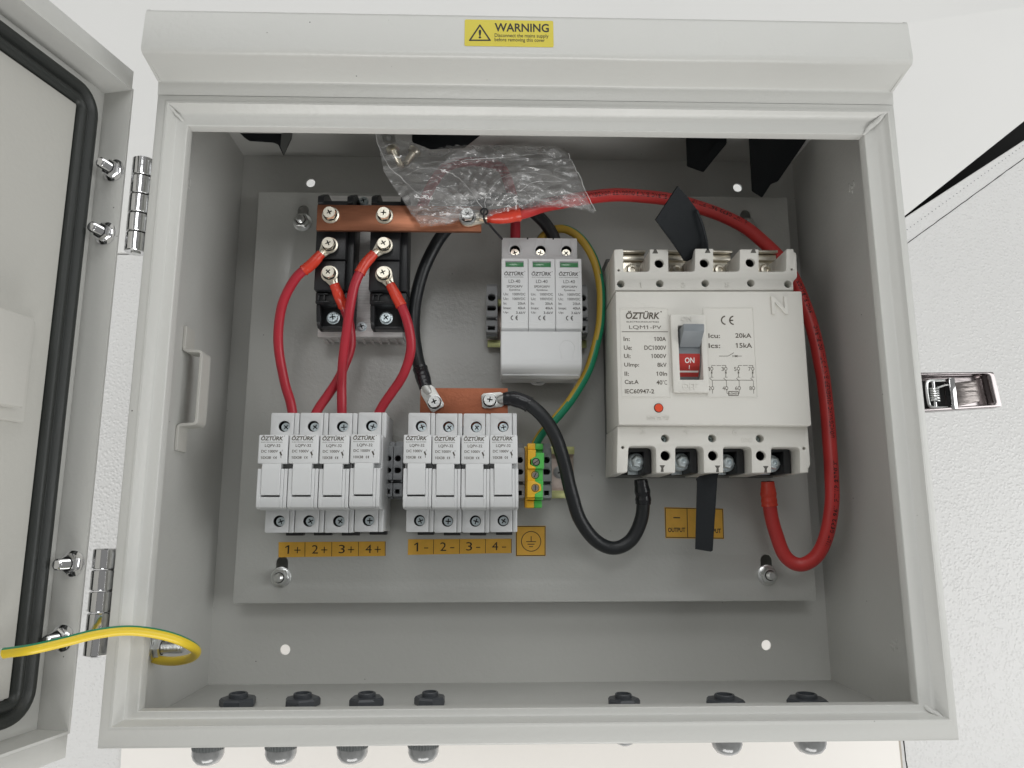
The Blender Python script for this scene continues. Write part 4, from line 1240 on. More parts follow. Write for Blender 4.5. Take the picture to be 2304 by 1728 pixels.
# print
mb = MB(); z = ZM + .06
def T5(s_, a, b, c, d, **k): putpx(mb, s_, *z5(a, b), *z5(c, d), z, **k)
def T6(s_, a, b, c, d, **k): putpx(mb, s_, *z6(a, b), *z6(c, d), z, **k)
A_ = P5(258, 910, ZM); B_ = P5(618, 795, ZM)
logo(mb, A_[0], A_[1], B_[0], B_[1], z)
T5('LQM1-PV', 290, 938, 612, 980)
seg(mb, P5(218, 1002, ZM), P5(678, 1002, ZM), .38, z)
T5('In:', 235, 1052, 297, 1094, bold=.016); T5('100A', 540, 1052, 658, 1094, bold=.016)
T5('Ue:', 238, 1138, 318, 1182, bold=.016); T5('DC1000V', 442, 1138, 660, 1182, bold=.016)
T6('Ui:', 240, 72, 305, 114, bold=.016); T6('1000V', 510, 72, 662, 114, bold=.016)
T6('UImp:', 242, 160, 390, 210, bold=.016); T6('8kV', 572, 160, 665, 202, bold=.016)
T6('II:', 245, 248, 288, 290, bold=.016); T6('10In', 562, 248, 668, 290, bold=.016)
T6('Cat.A', 246, 330, 385, 372, bold=.016); T6('40', 562, 334, 622, 378, bold=.016); T6('°C', 625, 332, 668, 378)
T6('IEC60947-2', 248, 422, 540, 466, bold=.016)
q0 = P5(1205, 935, ZM); q1 = P5(1330, 842, ZM); ce(mb, q0[0], q0[1], q1[0], q1[1], z)
T5('Icu:', 1080, 1018, 1195, 1064, bold=.016); T5('20kA', 1348, 1016, 1508, 1062, bold=.016)
T5('Ics:', 1082, 1116, 1197, 1164, bold=.016); T5('15kA', 1352, 1114, 1515, 1162, bold=.016)
def L6(*pp, w_=.28):
    for u_, v_ in zip(pp, pp[1:]): seg(mb, P6(*u_, ZM), P6(*v_, ZM), w_, z)
L6((1185, 94), (1275, 94), (1332, 60)); L6((1322, 82), (1322, 106)); L6((1322, 94), (1412, 94)); L6((1342, 84), (1368, 104), w_=.35); L6((1342, 104), (1368, 84), w_=.35)
for x_, n1, n2 in ((1112, '1', '2'), (1252, '3', '4'), (1378, '5', '6'), (1520, '7', '8')):
    T6(n1, x_ - 42, 203, x_ - 18, 242); T6(n2, x_ - 32, 394, x_ - 8, 432)
    for yy in (220, 412):
        c0 = P6(x_ + (0 if yy < 300 else 8), yy, ZM)
        k = 12; vs = []
        for j in range(k):
            a_ = 2 * math.pi * j / k
            for r_ in (.95, .65): vs.append((c0[0] + r_ * math.cos(a_), c0[1] + r_ * 1.25 * math.sin(a_), z))
        mb.raw(vs, [(2 * j, 2 * ((j + 1) % k), 2 * ((j + 1) % k) + 1, 2 * j + 1) for j in range(k)])
    L6((x_, 187), (x_, 204)); L6((x_, 238), (x_, 304)); L6((x_ - 8, 250), (x_ + 8, 266), w_=.35); L6((x_ + 8, 250), (x_ - 8, 266), w_=.35); L6((x_ - 12, 304), (x_ + 16, 304))
    L6((x_ - 22, 312), (x_ + 6, 340), (x_ + 8, 394)); 
L6((1112, 187), (1150, 187)); L6((1160, 187), (1205, 187)); L6((1212, 187), (1252, 187)); L6((1378, 187), (1412, 187)); L6((1422, 187), (1470, 187)); L6((1480, 187), (1520, 187))
L6((1118, 334), (1522, 334)); L6((1120, 430), (1120, 466)); L6((1528, 430), (1530, 468)); L6((1262, 430), (1264, 466), (1280, 466)); L6((1386, 430), (1386, 466), (1376, 466))
L6((1280, 446), (1376, 446), (1376, 486), (1280, 486), (1280, 446), w_=.4)
T6('LOAD', 1288, 456, 1366, 476, bold=.02)
mb.build('lettering', BINK, cover, smooth=False)
# embossed characters of the same plastic
mb = MB(); kw = dict(raise_=.35, bold=.016)
putpx(mb, 'N', *z5(1708, 655), *z5(1868, 828), ZM, raise_=1.2, bold=.02)
putpx(mb, 'ON', *z5(808, 852), *z5(912, 896), ZM + 2.2, **kw)
putpx(mb, 'OFF', *z6(822, 362), *z6(970, 432), ZM + 2.2, **kw)
putpx(mb, 'PUSH TO TRIP', *z6(470, 690), *z6(694, 728), ZM, **kw)
for s_, a, b in (('1', 396, 510), ('3', 806, 508), ('5', 1242, 506)):
    putpx(mb, s_, *z5(a, b), *z5(a + (20 if s_ == '1' else 48), b + 52), ZE, **kw)
for s_, a, b in (('2', 402, 812), ('4', 836, 812), ('6', 1320, 814)):
    putpx(mb, s_, *z6(a, b), *z6(a + 50, b + 64), ZE, **kw)
putpx(mb, 'LOAD', *z6(1410, 908), *z6(1518, 950), ZE, raise_=.2)
mb.build('embossing', IVO, br, smooth=False)
# terminals
for i, (x_, y_, r_) in enumerate(((370, 1140, 0), (820, 1140, 0), (1272, 1150, 0), (1725, 1155, 0))):
    p = at(*z6(x_ + 10, y_), 74)
    mb = MB()
    mb.lathe([(6.0, 54), (6.0, 57)], (p.x, p.y, 0), n=26); mb.box(p.x - 3.5, p.x + 3.5, yB + 1, p.y, 54, 56.4, .3)
    mb.lathe([(5.6, 62), (5.6, 68.6), (5.3, 68.8)], (p.x, p.y, 0), n=26)
    mb.lathe([(5.0, 69), (5.0, 70.2), (4.7, 70.4)], (p.x, p.y, 0), n=26)
    mb.lathe([(4.4, 70.4), (4.4, 72.6), (3.6, 74.2), (2.4, 74.9), (1.7, 75)], (p.x, p.y, 0), n=6, caps=False)
    mb.lathe([(1.7, 75), (1.5, 73.6), (0.2, 73.4)], (p.x, p.y, 0), n=6, m=0, caps=False)
    mb.build('terminal_screw', mat('bright_blue_zinc', (.74, .82, .85), .42, .6, bump=(600, .3)), br)
for i, (x_, y_) in enumerate(((325, 385), (768, 385), (1195, 385), (1650, 385))):
    p = at(*z5(x_, y_), 62); pa = at(*z5(x_ - 70, 185), 62); pb = at(*z5(x_ + (110 if i != 1 else 50), 185), 62)
    mb = MB()
    e1 = at(*z5(x_, 218), 62).y; e0 = at(*z5(x_, 182), 64).y
    mb.box(p.x - 8.5, p.x + 8, p.y - 3, e0, 54, 57, .3)
    mb.box(p.x - 8.5, p.x + 9, e1, e0, 57, 63, .5)
    mb.box(p.x - 8.3, p.x + 8.8, e1 - 4.5, e1 - .4, 57, 59.5, .5)
    mb.lathe([(5.2, 57), (5.2, 58.2), (4.4, 58.4), (4.4, 59.4)], (p.x, p.y, 0), n=26)
    mb.lathe([(4.0, 59.4), (4.0, 61.6), (3.3, 62.6), (1.8, 62.8), (1.6, 61.4)], (p.x, p.y, 0), n=24)
    mb.build('terminal_screw', NICK, br)
# ================================================================== heat sink with two diode modules
z7 = zo(500, 400, .24108)
def P7(x, y, z): p = at(*z7(x, y), z); return (p.x, p.y)
hs = thing('heat_sink', 'brushed aluminium heat sink under the two black diode modules', 'heat sink', (-110, 285, ZP))
hx0, hy0 = P7(888, 1482, 50); hx1 = P7(1682, 1482, 50)[0]; hy1 = P7(900, 165, 50)[1]
mb = MB()
mb.box(hx0, hx1, hy0, hy1, 45, 50, .3)
mb.box(hx0 + 1, hx0 + 3, hy0 + 0.5, hy1 - .5, ZP + .1, 45.1); mb.box(hx1 - 3, hx1 - 1, hy0 + .5, hy1 - .5, ZP + .1, 45.1)
for k in range(9):
    x = hx0 + 5 + (hx1 - hx0 - 12) * k / 8
    mb.box(x, x + 1.4, hy0 + .5, hy1 - .5, ZP + 1, 45.1)
mb.box(hx0 + 1, hx1 - 1, hy0 + 2, hy0 + 3, ZP + .2, 45)
mb.build('finned_block', ALU, hs)
mb = MB()
k = 0; y = hy0 + 6
while y < hy1 - 6:
    mb.prism([(y, 26), (y + 3.0, 26), (y + 1.2, 46)], 'x', hx1, hx1 + 1.3); y += 6.2
mb.build('side_ribs', ALU, hs)
for (a, b) in ((1300, 1388), (1318, 215)):
    x, y = P7(a, b, 51)
    mb = MB(); mb.lathe([(3.4, 0), (3.4, .5)], (x, y, 50)); screw(mb, x, y, 50.5, 2.7, 1.6, .3); mb.build('screw', BLUEZ, hs)
ZD = 75.0
def module(dx, label, first=None):
    t = thing('diode_module', label, 'diode module', (-127 + dx, 275, 50), 'black diode modules on the heat sink')
    xa = P7(868, 760, ZD)[0] + dx; xb = P7(1150, 760, ZD)[0] + dx; xc = P7(1215, 700, ZD)[0] + dx
    yb0 = P7(0, 1400, 60)[1]; y1 = P7(0, 1165, 70)[1]; y2 = P7(0, 1040, ZD)[1]; y3 = P7(0, 760, ZD)[1]; y4 = P7(0, 505, ZD)[1]; y5 = 318; y6 = P7(0, 160, 66)[1]
    mb = MB()
    mb.box(xa + .3, xc - .3, yb0 + 1, y6 - 1, 50.1, 56, .4)                      # foot
    mb.box(xa, xc, y1 + .1, y2 - .1, 50.2, 69.5, .5)
    mb.box(xa, xb, y2 + .1, y3 - .5, 50.2, ZD, .5)
    mb.box(xa, xb, y3 + .4, y4 + 2, 50.2, ZD + .6, .5)
    mb.box(xa, xb, y4 + 2.4, y5, 50.2, ZD + .6, .5)
    mb.box(xb - .1, xc, y2 + 1, y5, 50.2, ZD - 5, .5)
    for (a, b) in ((xa, xa + 2.6), (xc - 3.2, xc - .6)):
        mb.prism([(yb0, 50.2), (yb0, 60), (yb0 + 3, 64), (y1, 66.5), (y1, 50.2)], 'x', a, b, .3)
        mb.prism([(y6, 50.2), (y6, 60), (y6 - 3, 64), (y5 + .2, 66.5), (y5 + .2, 50.2)], 'x', a, b, .3)
    mb.box(xa + 1, xc - 1, yb0, yb0 + 1.6, 50.2, 60, .3)
    mb.box(xa + 1, xc - 1, y5, y5 + 4, 50.2, 66, .3)
    for (a, b) in ((xa, xa + 4), (xc - 4.6, xc - .6)): mb.prism([(y5 - 2, 50.2), (y5 - 2, 76), (y5 + 3, 76), (y6 + 3, 62), (y6 + 3, 50.2)], 'x', a, b, .4)
    mb.build('housing', BLK, t)
    mb = MB()
    xq = xa + 1.6
    for f in (0, 1):
        mb.box(xq + f * 3.6, xq + f * 3.6 + 1.3, y1 + 1.6, y2 - 1.8, 69.4, 71.2, .2)
    mb.box(xq - .6, xq + 6.8, y2 - 1.9, y2 - 1.1, 69.4, 71.4, .15)
    mb.box(xa + .4, xa + 9.5, y1 + .6, y1 + 1.3, 69.4, 71, .15)
    mb.build('gate_socket', BLK, t)
    x, y = P7(1035, 1305, 57)
    mb = MB(); mb.lathe([(4.4, 0), (4.4, .5), (3.3, .6)], (x + dx, y, 56.05)); screw(mb, x + dx, y, 56.6, 3.2, 1.9, .1 + dx); mb.build('mounting_screw', BLUEZ, t)
    return t
D2 = P7(1500, 600, 80)[0] - P7(990, 600, 80)[0] 
module(0, 'left black diode module on the aluminium heat sink')
module(D2, 'right black diode module on the aluminium heat sink')

# ================================================================== bus bars
bb = thing('bus_bar', 'long copper bus bar bolted across the tops of the diode modules', 'copper bar', (-82, 304, 78), 'copper bus bars')
bx = [P7(888, 235, 84), P7(888, 485, 84)]
zr = at(1040, 467, 84)
mb = MB()
mb.box(bx[0][0], zr.x, bx[1][1] - .2, at(700, 437, 84).y - 1.6, 81, 84, .35)
mb.build('bar', COPP, bb)
for i, (a, b) in enumerate(((712, 460), (829, 461), (1010, 466))):
    p = at(a, b, 88)
    mb = MB(); hexhead(mb, p.x, p.y, 84.05 if i < 2 else 86.1, r=3.9, h=3.6, rot=.2 + i, washer=5.6)
    mb.build('bolt', NICK if i < 2 else ZINC, bb)
nb = thing('bus_bar', 'short copper plate bolted above the second row of fuse holders', 'copper bar', (-40, 187, 60), 'copper bus bars')
mb = MB(); a = at(908, 838, 62); b = at(1097, 838, 62)
mb.box(a.x, b.x, 170, a.y, 60, 62, .3); mb.build('bar', COPP2, nb)
for i, (px, py) in enumerate(((938, 868), (1058, 864))):
    p = at(px, py, 67)
    mb = MB(); hexhead(mb, p.x, p.y, 63.7, r=3.9, h=3.4, rot=.1 + i, washer=5.0); mb.build('bolt', ZINC, nb)

LUGZ = mat('tinned_lug', (.58, .58, .56), .46, .85, bump=(300, .12))
# ================================================================== cables
CG = {'r': 'red cables from the diode modules to the fuse holders'}
def cpts(L, step=1.6): return spline([at(a, b, z) for a, b, z in L], step)
def lugmesh(c, d, r=5.2, wd=4.6, ln=11, th=1.6, z=None, square=False):
    """ring lug centred at c pointing along d (2D)"""
    d = V((d[0], d[1])).normalized(); n_ = V((-d.y, d.x))
    pts = []
    for k in range(13):
        a = math.pi / 2 + math.pi * k / 12
        pts.append(tuple(V((c[0], c[1])) + d * (r * math.cos(a)) + n_ * (r * math.sin(a))))
    e = V((c[0], c[1])) + d * ln
    if square:
        c2 = V((c[0], c[1])); k2 = c2 + d * ln * .72
        pts = [tuple(c2 - d * 5.3 + n_ * 3.6), tuple(c2 - d * 5.3 - n_ * 3.6), tuple(c2 - d * 3.8 - n_ * 4.9), tuple(k2 - n_ * 4.9)][::1] + [tuple(e - n_ * wd * .62), tuple(e + n_ * wd * .62), tuple(k2 + n_ * 4.9), tuple(c2 - d * 3.8 + n_ * 4.9)]
    else: pts += [tuple(e - n_ * wd * .62), tuple(e + n_ * wd * .62)]
    mb = MB(); sheet(mb, roundpoly(pts, .3), [circ(c[0], c[1], 1.5, 10)], z, z + th, .25)
    return mb
def cable(name, label, cat, L, r, m, lug0=None, lug1=None, sh0=0, sh1=0, shm=SHR, group=None, text=None, stripe=None, lugm=NICK, mats=None, step=1.6, taper=.86, tint=CINK):
    pts = cpts(L, step)
    for i, p in enumerate(pts):   # slight unevenness
        k = min(1, min(i, len(pts) - 1 - i) / 8)
        pts[i] = p + V((noise.noise(p * .05), noise.noise(p * .05 + V((9, 0, 0))), 0)) * .5 * k
    t = thing(name, label, cat, tuple(pts[0]), group)
    rl = []
    for i in range(len(pts)):
        k0 = min(1, max(0, (i * step / sh0 - .15) * 2.4)) if sh0 else 1
        k1 = min(1, max(0, ((len(pts) - 1 - i) * step / sh1 - .15) * 2.4)) if sh1 else 1
        rl.append(r * (taper * .85 + (1 - taper * .85) * min(k0, k1)) * (1 + .012 * noise.noise(pts[i] * .09)))
    mb = MB(); mb.tube(pts, rl, 18, stripe=stripe)
    mb.build('insulation', mats or m, t, sharp=60)
    D_ = [0]
    for a, b in zip(pts, pts[1:]): D_.append(D_[-1] + (b - a).length)
    for end, ln in ((0, sh0), (1, sh1)):
        if not ln: continue
        P = pts if end == 0 else pts[::-1]
        k = int(ln / step)
        seg_ = P[:k + 1]
        sp2 = spline(seg_, .8)
        rr_ = []
        for i, p in enumerate(sp2):
            f = i / (len(sp2) - 1)
            base = r * 1.14
            rr_.append(base * (taper + (1 - taper) * min(1, f * 2.2) if True else 1) * (1 + .06 * noise.noise(V((i * .35, p.x * .1, end)))) * (1.04 if f > .93 else 1))
        mb = MB(); mb.tube(sp2, rr_, 18); mb.build('heat_shrink', shm, t, sharp=60)
    for end, lg in ((0, lug0), (1, lug1)):
        if not lg: continue
        P = pts[0] if end == 0 else pts[-1]
        c = at(lg[0], lg[1], lg[2] + 3)
        d = (P.x - c.x, P.y - c.y)
        ln = math.hypot(*d) + .8
        mb = lugmesh((c.x, c.y), d, lg[3] if len(lg) > 3 else 5.4, r * 1.25, ln, 1.5, lg[2], square=(lugm is ZINC))
        q_ = V((P.x, P.y, P.z)); dd = V((c.x - P.x, c.y - P.y, lg[2] + 1.2 - P.z))
        mb.tube([q_ - dd.normalized() * 2, q_ + dd * .22, q_ + dd * .42], [r * .72, r * .72, r * .5], 14)
        mb.build('ring_lug', lugm if lugm is not ZINC else LUGZ, t)
    if text:
        fr = frames(pts)
        def frame_at(s_):
            j = 0
            while j < len(D_) - 2 and D_[j + 1] < s_: j += 1
            return fr[j], (s_ - D_[j]) / max(1e-6, D_[j + 1] - D_[j])
        for (s0, s_txt, ch, flip, ang) in text:
            s_ = s0; mb = MB()
            for chx in s_txt:
                wd = ch * (.42 if chx in ".,'I1 " else .78)
                if chx != ' ' and 0 < s_ < D_[-1] - 2:
                    (p, tt, u, w_), f = frame_at(s_)
                    p = p.lerp(pts[min(len(pts) - 1, pts.index(p) + 1)], f) if True else p
                    vs, fs, asp = textmesh(chx, .03)
                    tw = wd * .8 * (.35 if chx in "'.," else 1); hh = ch * (.35 if chx in "'.," else 1)
                    up = V((0, 0, 1)); nz = (up - tt * up.dot(tt)).normalized(); side_ = tt.cross(nz)
                    sg = -1 if flip else 1
                    V_ = []
                    for a, b in vs:
                        al = ang + sg * ((b * hh) - ch / 2) / r
                        V_.append(p + tt * (a * tw - tw / 2) * sg + (nz * math.cos(al) - side_ * math.sin(al)) * (r + .05))
                    mb.raw(V_, fs)
                s_ += wd
            if mb.v: mb.build('printed_text', tint, t, smooth=False)
    return t
cable('power_cable', 'thin red cable arching out to the far left of the left diode module', 'cable',
      [(694, 548, 80), (672, 572, 80), (640, 600, 79), (613, 650, 75), (602, 705, 70), (604, 770, 64), (616, 830, 60), (628, 870, 58), (634, 905, 56)], 3.1, RED, lug0=(710, 527, 77.4), sh0=17, group=CG['r'])
cable('power_cable', 'thin red cable from the left diode module that crosses behind another red cable', 'cable',
      [(722, 614, 77), (733, 640, 75), (745, 668, 68), (756, 705, 62), (757, 750, 59), (738, 805, 57), (710, 850, 56), (690, 880, 56), (676, 905, 56)], 3.1, RED, lug0=(710, 590, 76.6), sh0=16, group=CG['r'])
cable('power_cable', 'thin red cable between the diode modules, dropping almost straight down in front', 'cable',
      [(808, 548, 80), (788, 572, 81), (768, 612, 81), (757, 660, 79), (750, 710, 74), (742, 770, 67), (738, 830, 61), (738, 870, 59), (739, 905, 56)], 3.1, RED, lug0=(829, 527, 77.4), sh0=16, group=CG['r'])
cable('power_cable', 'thin red cable bowing out to the right of the right diode module', 'cable',
      [(843, 615, 78), (856, 640, 78), (872, 672, 77), (884, 710, 74), (888, 755, 70), (874, 805, 65), (848, 845, 61), (827, 876, 58), (812, 905, 56)], 3.1, RED, lug0=(829, 590, 76.6), sh0=17, group=CG['r'])
for (px, py, z, rt) in ((710, 527, 79, .1), (829, 527, 79, .3), (710, 589, 78.2, .5), (828, 590, 78.2, .2)):
    p = at(px, py, z + 3)
    mb = MB(); hexhead(mb, p.x, p.y, z, r=3.9, h=3.4, rot=rt, washer=5.5)
    o = mb.build('terminal_bolt', NICK)
    which = ('upper' if py < 560 else 'lower') + ' nickel bolt clamping a red cable on the ' + ('left' if px < 760 else 'right') + ' diode module'
    tag(o, which, 'bolt', 'bolts clamping the red cables')

TXT = "CHANGZHOU FENGGUO JIN'E CABLE CO.,LTD  WWW.FGCABLE.COM"
cable('power_cable', 'thick red printed cable looping round the right side of the breaker', 'cable',
      [(1052, 467, 87), (1085, 466, 87), (1130, 458, 86), (1180, 443, 82), (1250, 430, 78), (1330, 421, 72), (1420, 427, 66), (1500, 445, 62), (1580, 475, 59), (1640, 515, 57), (1692, 565, 55), (1725, 625, 54), (1752, 700, 55), (1775, 800, 58), (1788, 900, 62), (1795, 1000, 66), (1797, 1080, 66), (1788, 1150, 62), (1765, 1200, 56), (1728, 1219, 52), (1695, 1200, 50), (1675, 1150, 50), (1662, 1095, 51), (1658, 1040, 53)], 4.45, REDC,
      lug0=(1012, 468, 84.3, 6.2), sh0=22, sh1=17, taper=.82,
      text=[(21, 'WWW.FGCABLE.COM', 3.0, True, 0.35), (66, TXT[::1][:36], 3.0, True, -.1), (146, 'PV1-F 1169 2PfG TUV A', 3.0, True, .2), (232, TXT[::-1] if False else 'WWW.FGCABLE.COM', 3.0, True, .05),
            (274, "CABLE CO.,LTD JIN'E FENGGUO CHANGZHOU", 3.0, True, .05), (366, '1X10mm² PV1-F 1169 2PfG TUV', 3.0, True, .2)])
cable('power_cable', 'red cable arched behind the clear bag and dropping into the surge protector', 'cable',
      [(1113, 540, 50), (1113, 500, 50), (1111, 450, 50), (1100, 402, 48), (1082, 362, 34), (1040, 350, 16), (990, 352, 14), (955, 368, 34), (930, 405, 58), (910, 450, 70)], 3.6, RED)
cable('power_cable', 'long black cable curving behind the long bus bar to the short copper plate', 'cable',
      [(1204, 535, 50), (1192, 505, 52), (1165, 470, 54), (1120, 438, 54), (1070, 430, 54), (1020, 446, 52), (975, 485, 50), (940, 530, 48), (913, 590, 47), (897, 650, 47), (894, 710, 48), (900, 765, 52), (909, 800, 56), (920, 838, 62)], 4.3, BCAB,
      lug1=(938, 868, 62.1, 5.0), sh1=16, shm=BSHR, lugm=ZINC, text=[(172, 'WWW.FGC', 2.3, False, -.9)], tint=mat('grey_print', (.3, .3, .3), .6))
cable('power_cable', 'thick black cable hanging in a U between the copper plate and the breaker', 'cable',
      [(1088, 862, 64), (1112, 862, 65), (1145, 875, 66), (1178, 905, 66), (1203, 950, 65), (1220, 1005, 63), (1232, 1060, 60), (1252, 1120, 56), (1285, 1165, 52), (1325, 1184, 50), (1362, 1168, 50), (1384, 1125, 51), (1389, 1080, 53), (1384, 1036, 55)], 4.4, BCAB,
      lug0=(1058, 864, 62.1, 5.0), sh0=19, sh1=17, shm=BSHR, lugm=ZINC)
def st(i, k): return 1 if ((k + i * .10) % 18) < 7.5 else 0
cable('earth_cable', 'green and yellow earth cable curving from the surge protector to the earth terminal', 'cable',
      [(1160, 535, 48), (1172, 512, 49), (1195, 497, 50), (1225, 496, 51), (1258, 518, 52), (1283, 560, 53), (1296, 615, 54), (1298, 675, 55), (1290, 735, 55), (1272, 795, 55), (1240, 855, 54), (1200, 905, 53), (1168, 940, 52), (1152, 970, 50)], 3.0, None, mats=[YELD, GRN], stripe=lambda i, k: 1 if ((k + 11.5 - i * .035) % 18) < 8 else 0)
# earth strap between the door and the enclosure
ed = atplane(2, 1412, DM @ V((0, 0, WD - 8)), ew)
def S3(a, b, z): p = at(a, b, z); return p
pp = [S3(-60, 1425, ed.z + 12), S3(2, 1412, ed.z + 6), S3(70, 1402, 172), S3(140, 1386, 166), S3(210, 1369, 160), S3(280, 1362, 152), S3(350, 1371, 142), S3(400, 1388, 132), S3(424, 1406, 120), S3(412, 1421, 108), S3(380, 1428, 100), S3(350, 1427, 94), S3(330, 1422, 91)]
pts = spline(pp, 1.4)
es = thing('earth_strap', 'bright yellow and green earth wire bridging the door and the left wall of the enclosure', 'earth wire', tuple(pts[-1]))
mb = MB(); mb.tube(pts, 2.45, 18, stripe=lambda i, k: 1 if i < len(pts) * .80 and ((k - 11.2 + i * .01) % 18) < 4.6 else 0); mb.build('insulation', [YEL, GRN], es, sharp=60)
mb = MB(); mb.tube([pts[0] - V((1, 0, 0)), *pts[:int(len(pts) * .09)]], 2.75, 16); mb.build('clear_sleeve', mat('sleeve', (.55, .55, .5), .2, coat=.5), es)
mb = MB(); p = pts[-1]
mb.box(-HX + T + .1, -HX + T + 1.6, 34, 46, 86, 98, .4); mb.tube([p, p + V((-6, .5, 0)), V((-HX + T + 1.5, 35.5, 91))], [2, 2.2, 1.6], 12)
mb.build('ring_lug', ZINC, es)

# ================================================================== phase barriers in the breaker slots
def barrier(pxs, z0, z1, label, edge=None):
    P = [at(a, b, z) for a, b, z in pxs]
    t = thing('phase_barrier', label, 'plastic barrier', tuple(P[0]), 'black phase barriers of the breaker')
    n_ = len(P)
    nn = V((0, 0, 0))
    for i in range(n_): nn += (P[i]).cross(P[(i + 1) % n_])
    nn.normalize()
    bm = bmesh.new()
    A_ = [bm.verts.new(p + nn * .5) for p in P]; B_ = [bm.verts.new(p - nn * .5) for p in P]
    bm.faces.new(A_); bm.faces.new(B_[::-1])
    for i in range(n_): bm.faces.new((A_[i], B_[i], B_[(i + 1) % n_], A_[(i + 1) % n_]))
    bmesh.ops.recalc_face_normals(bm, faces=bm.faces[:])
    mb = MB(); mb.frombm(bm); mb.build('barrier_sheet', BLUEBLK, t)
    if edge:
        mb = MB(); mb.tube(spline([at(a, b, z) for a, b, z in edge], 1.5), .8, 8); mb.build('folded_rib', BLUEBLK, t)
    return t
f8 = zo(1450, 270, .2034)
def q8(x, y, z): return (*f8(x, y), z)
barrier([q8(365, 732, 112), q8(120, 1105, 112), q8(345, 1410, 96), q8(440, 1560, 84), q8(470, 1560, 80), q8(702, 1440, 80), q8(695, 1330, 88), q8(640, 1130, 97), q8(575, 990, 103), q8(480, 860, 108)], 0, 0,
        'black curved phase barrier standing above the breaker between its second and third poles', edge=[q8(702, 1460, 89), q8(685, 1330, 92), q8(640, 1150, 99), q8(580, 1000, 104)])
f9 = zo(1400, 1000, .27125)
def q9(x, y, z): return (*f9(x, y), z)
barrier([q9(790, 180, 89), q9(803, 240, 84), q9(790, 260, 80), q9(750, 880, 84), q9(735, 890, 84), q9(605, 868, 84), q9(620, 310, 78), q9(612, 285, 78), q9(640, 262, 78), q9(780, 235, 84)], 0, 0,
        'black straight phase barrier hanging below the breaker over the output label')

# ================================================================== labels on the plate
ZL = ZP + .12
def pq(*L): return [(at(a, b, ZL).x, at(a, b, ZL).y) for a, b in L]
def strip(corners, cells, label):
    P = pq(*corners)   # tl tr br bl
    t = thing('label_strip', label, 'label', (P[0][0], P[0][1], ZP), 'orange terminal number labels')
    n_ = len(cells)
    for i, s_ in enumerate(cells):
        def L2(f, g): # f along, g down
            a = V(P[0]).lerp(V(P[1]), f); b = V(P[3]).lerp(V(P[2]), f); return a.lerp(b, g)
        f0, f1 = i / n_, (i + 1) / n_
        mb = MB(); c = [L2(f0, 1), L2(f1, 1), L2(f1, 0), L2(f0, 0)]
        sheet(mb, [tuple(v) for v in c], [], ZP + .02, ZL, 0)
        cell = mb.build('label_cell', ORG, t, smooth=False)
        mb = MB()
        w_ = (L2(f1, .5) - L2(f0, .5)).length; a = L2(f0 + (f1 - f0) * .24, .78); b = L2(f0 + (f1 - f0) * .74, .22)
        plus = s_[1] == '+'
        put(mb, s_[0], a.x, a.y, a.x + w_ * (.15 if s_[0] == '1' else .23), b.y, ZL + .05)
        yc2 = (a.y + b.y) / 2 - .4; xx = a.x + w_ * .46; l_ = w_ * .115
        if plus:
            seg(mb, (xx - l_, yc2), (xx + l_, yc2), .62, ZL + .05); seg(mb, (xx, yc2 - l_), (xx, yc2 + l_), .62, ZL + .05)
        else: seg(mb, (xx - l_ * .7, yc2 - .3), (xx + l_ * .7, yc2 - .3), .6, ZL + .05)
        if True: seg(mb, tuple(L2(f1 - .004, .02)), tuple(L2(f1 - .004, .98)), .35, ZL + .05)
        mb.build('lettering', INK, cell, smooth=False)
f3_ = zo(560, 900, .22911)
strip([f3_(292, 1395), f3_(1343, 1388), f3_(1343, 1532), f3_(290, 1545)], ['1+', '2+', '3+', '4+'], 'orange label strip reading 1+ 2+ 3+ 4+')
f4_ = zo(860, 850, .25913)
strip([f4_(225, 1402), f4_(1125, 1397), f4_(1125, 1522), f4_(222, 1538)], ['1-', '2-', '3-', '4-'], 'orange label strip reading 1- 2- 3- 4-')
# earth symbol
P = pq(f4_(1160, 1285), f4_(1420, 1285), f4_(1420, 1548), f4_(1160, 1550))
t = thing('earth_label', 'square orange label with the earth symbol in a circle', 'label', (P[3][0], P[3][1], ZP))
mb = MB(); sheet(mb, [P[3], P[2], P[1], P[0]], [], ZP + .02, ZL, 0); mb.build('sticker', ORG, t, smooth=False)
mb = MB(); z = ZL + .05
I = .45
c = [(P[3][0] + I, P[3][1] + I), (P[2][0] - I, P[2][1] + I), (P[1][0] - I, P[1][1] - I), (P[0][0] + I, P[0][1] - I)]
for a, b in zip(c, c[1:] + c[:1]): seg(mb, a, b, .5, z)
ctr = pq(f4_(1293, 1420))[0]; R0 = abs(pq(f4_(1380, 1420))[0][0] - ctr[0])
vs = []
for k in range(40):
    a = 2 * math.pi * k / 40
    for r_ in (R0, R0 - .5): vs.append((ctr[0] + r_ * math.cos(a), ctr[1] + r_ * math.sin(a), z))
mb.raw(vs, [(2 * k, 2 * ((k + 1) % 40), 2 * ((k + 1) % 40) + 1, 2 * k + 1) for k in range(40)])
def e4(*L): return pq(*[f4_(a, b) for a, b in L])
for a, b in (((1293, 1375), (1293, 1422)), ((1250, 1423), (1335, 1423)), ((1262, 1445), (1322, 1445)), ((1275, 1466), (1310, 1466))):
    u_, v_ = e4(a, b); seg(mb, u_, v_, .55, z)
mb.build('earth_symbol', INK, t, smooth=False)
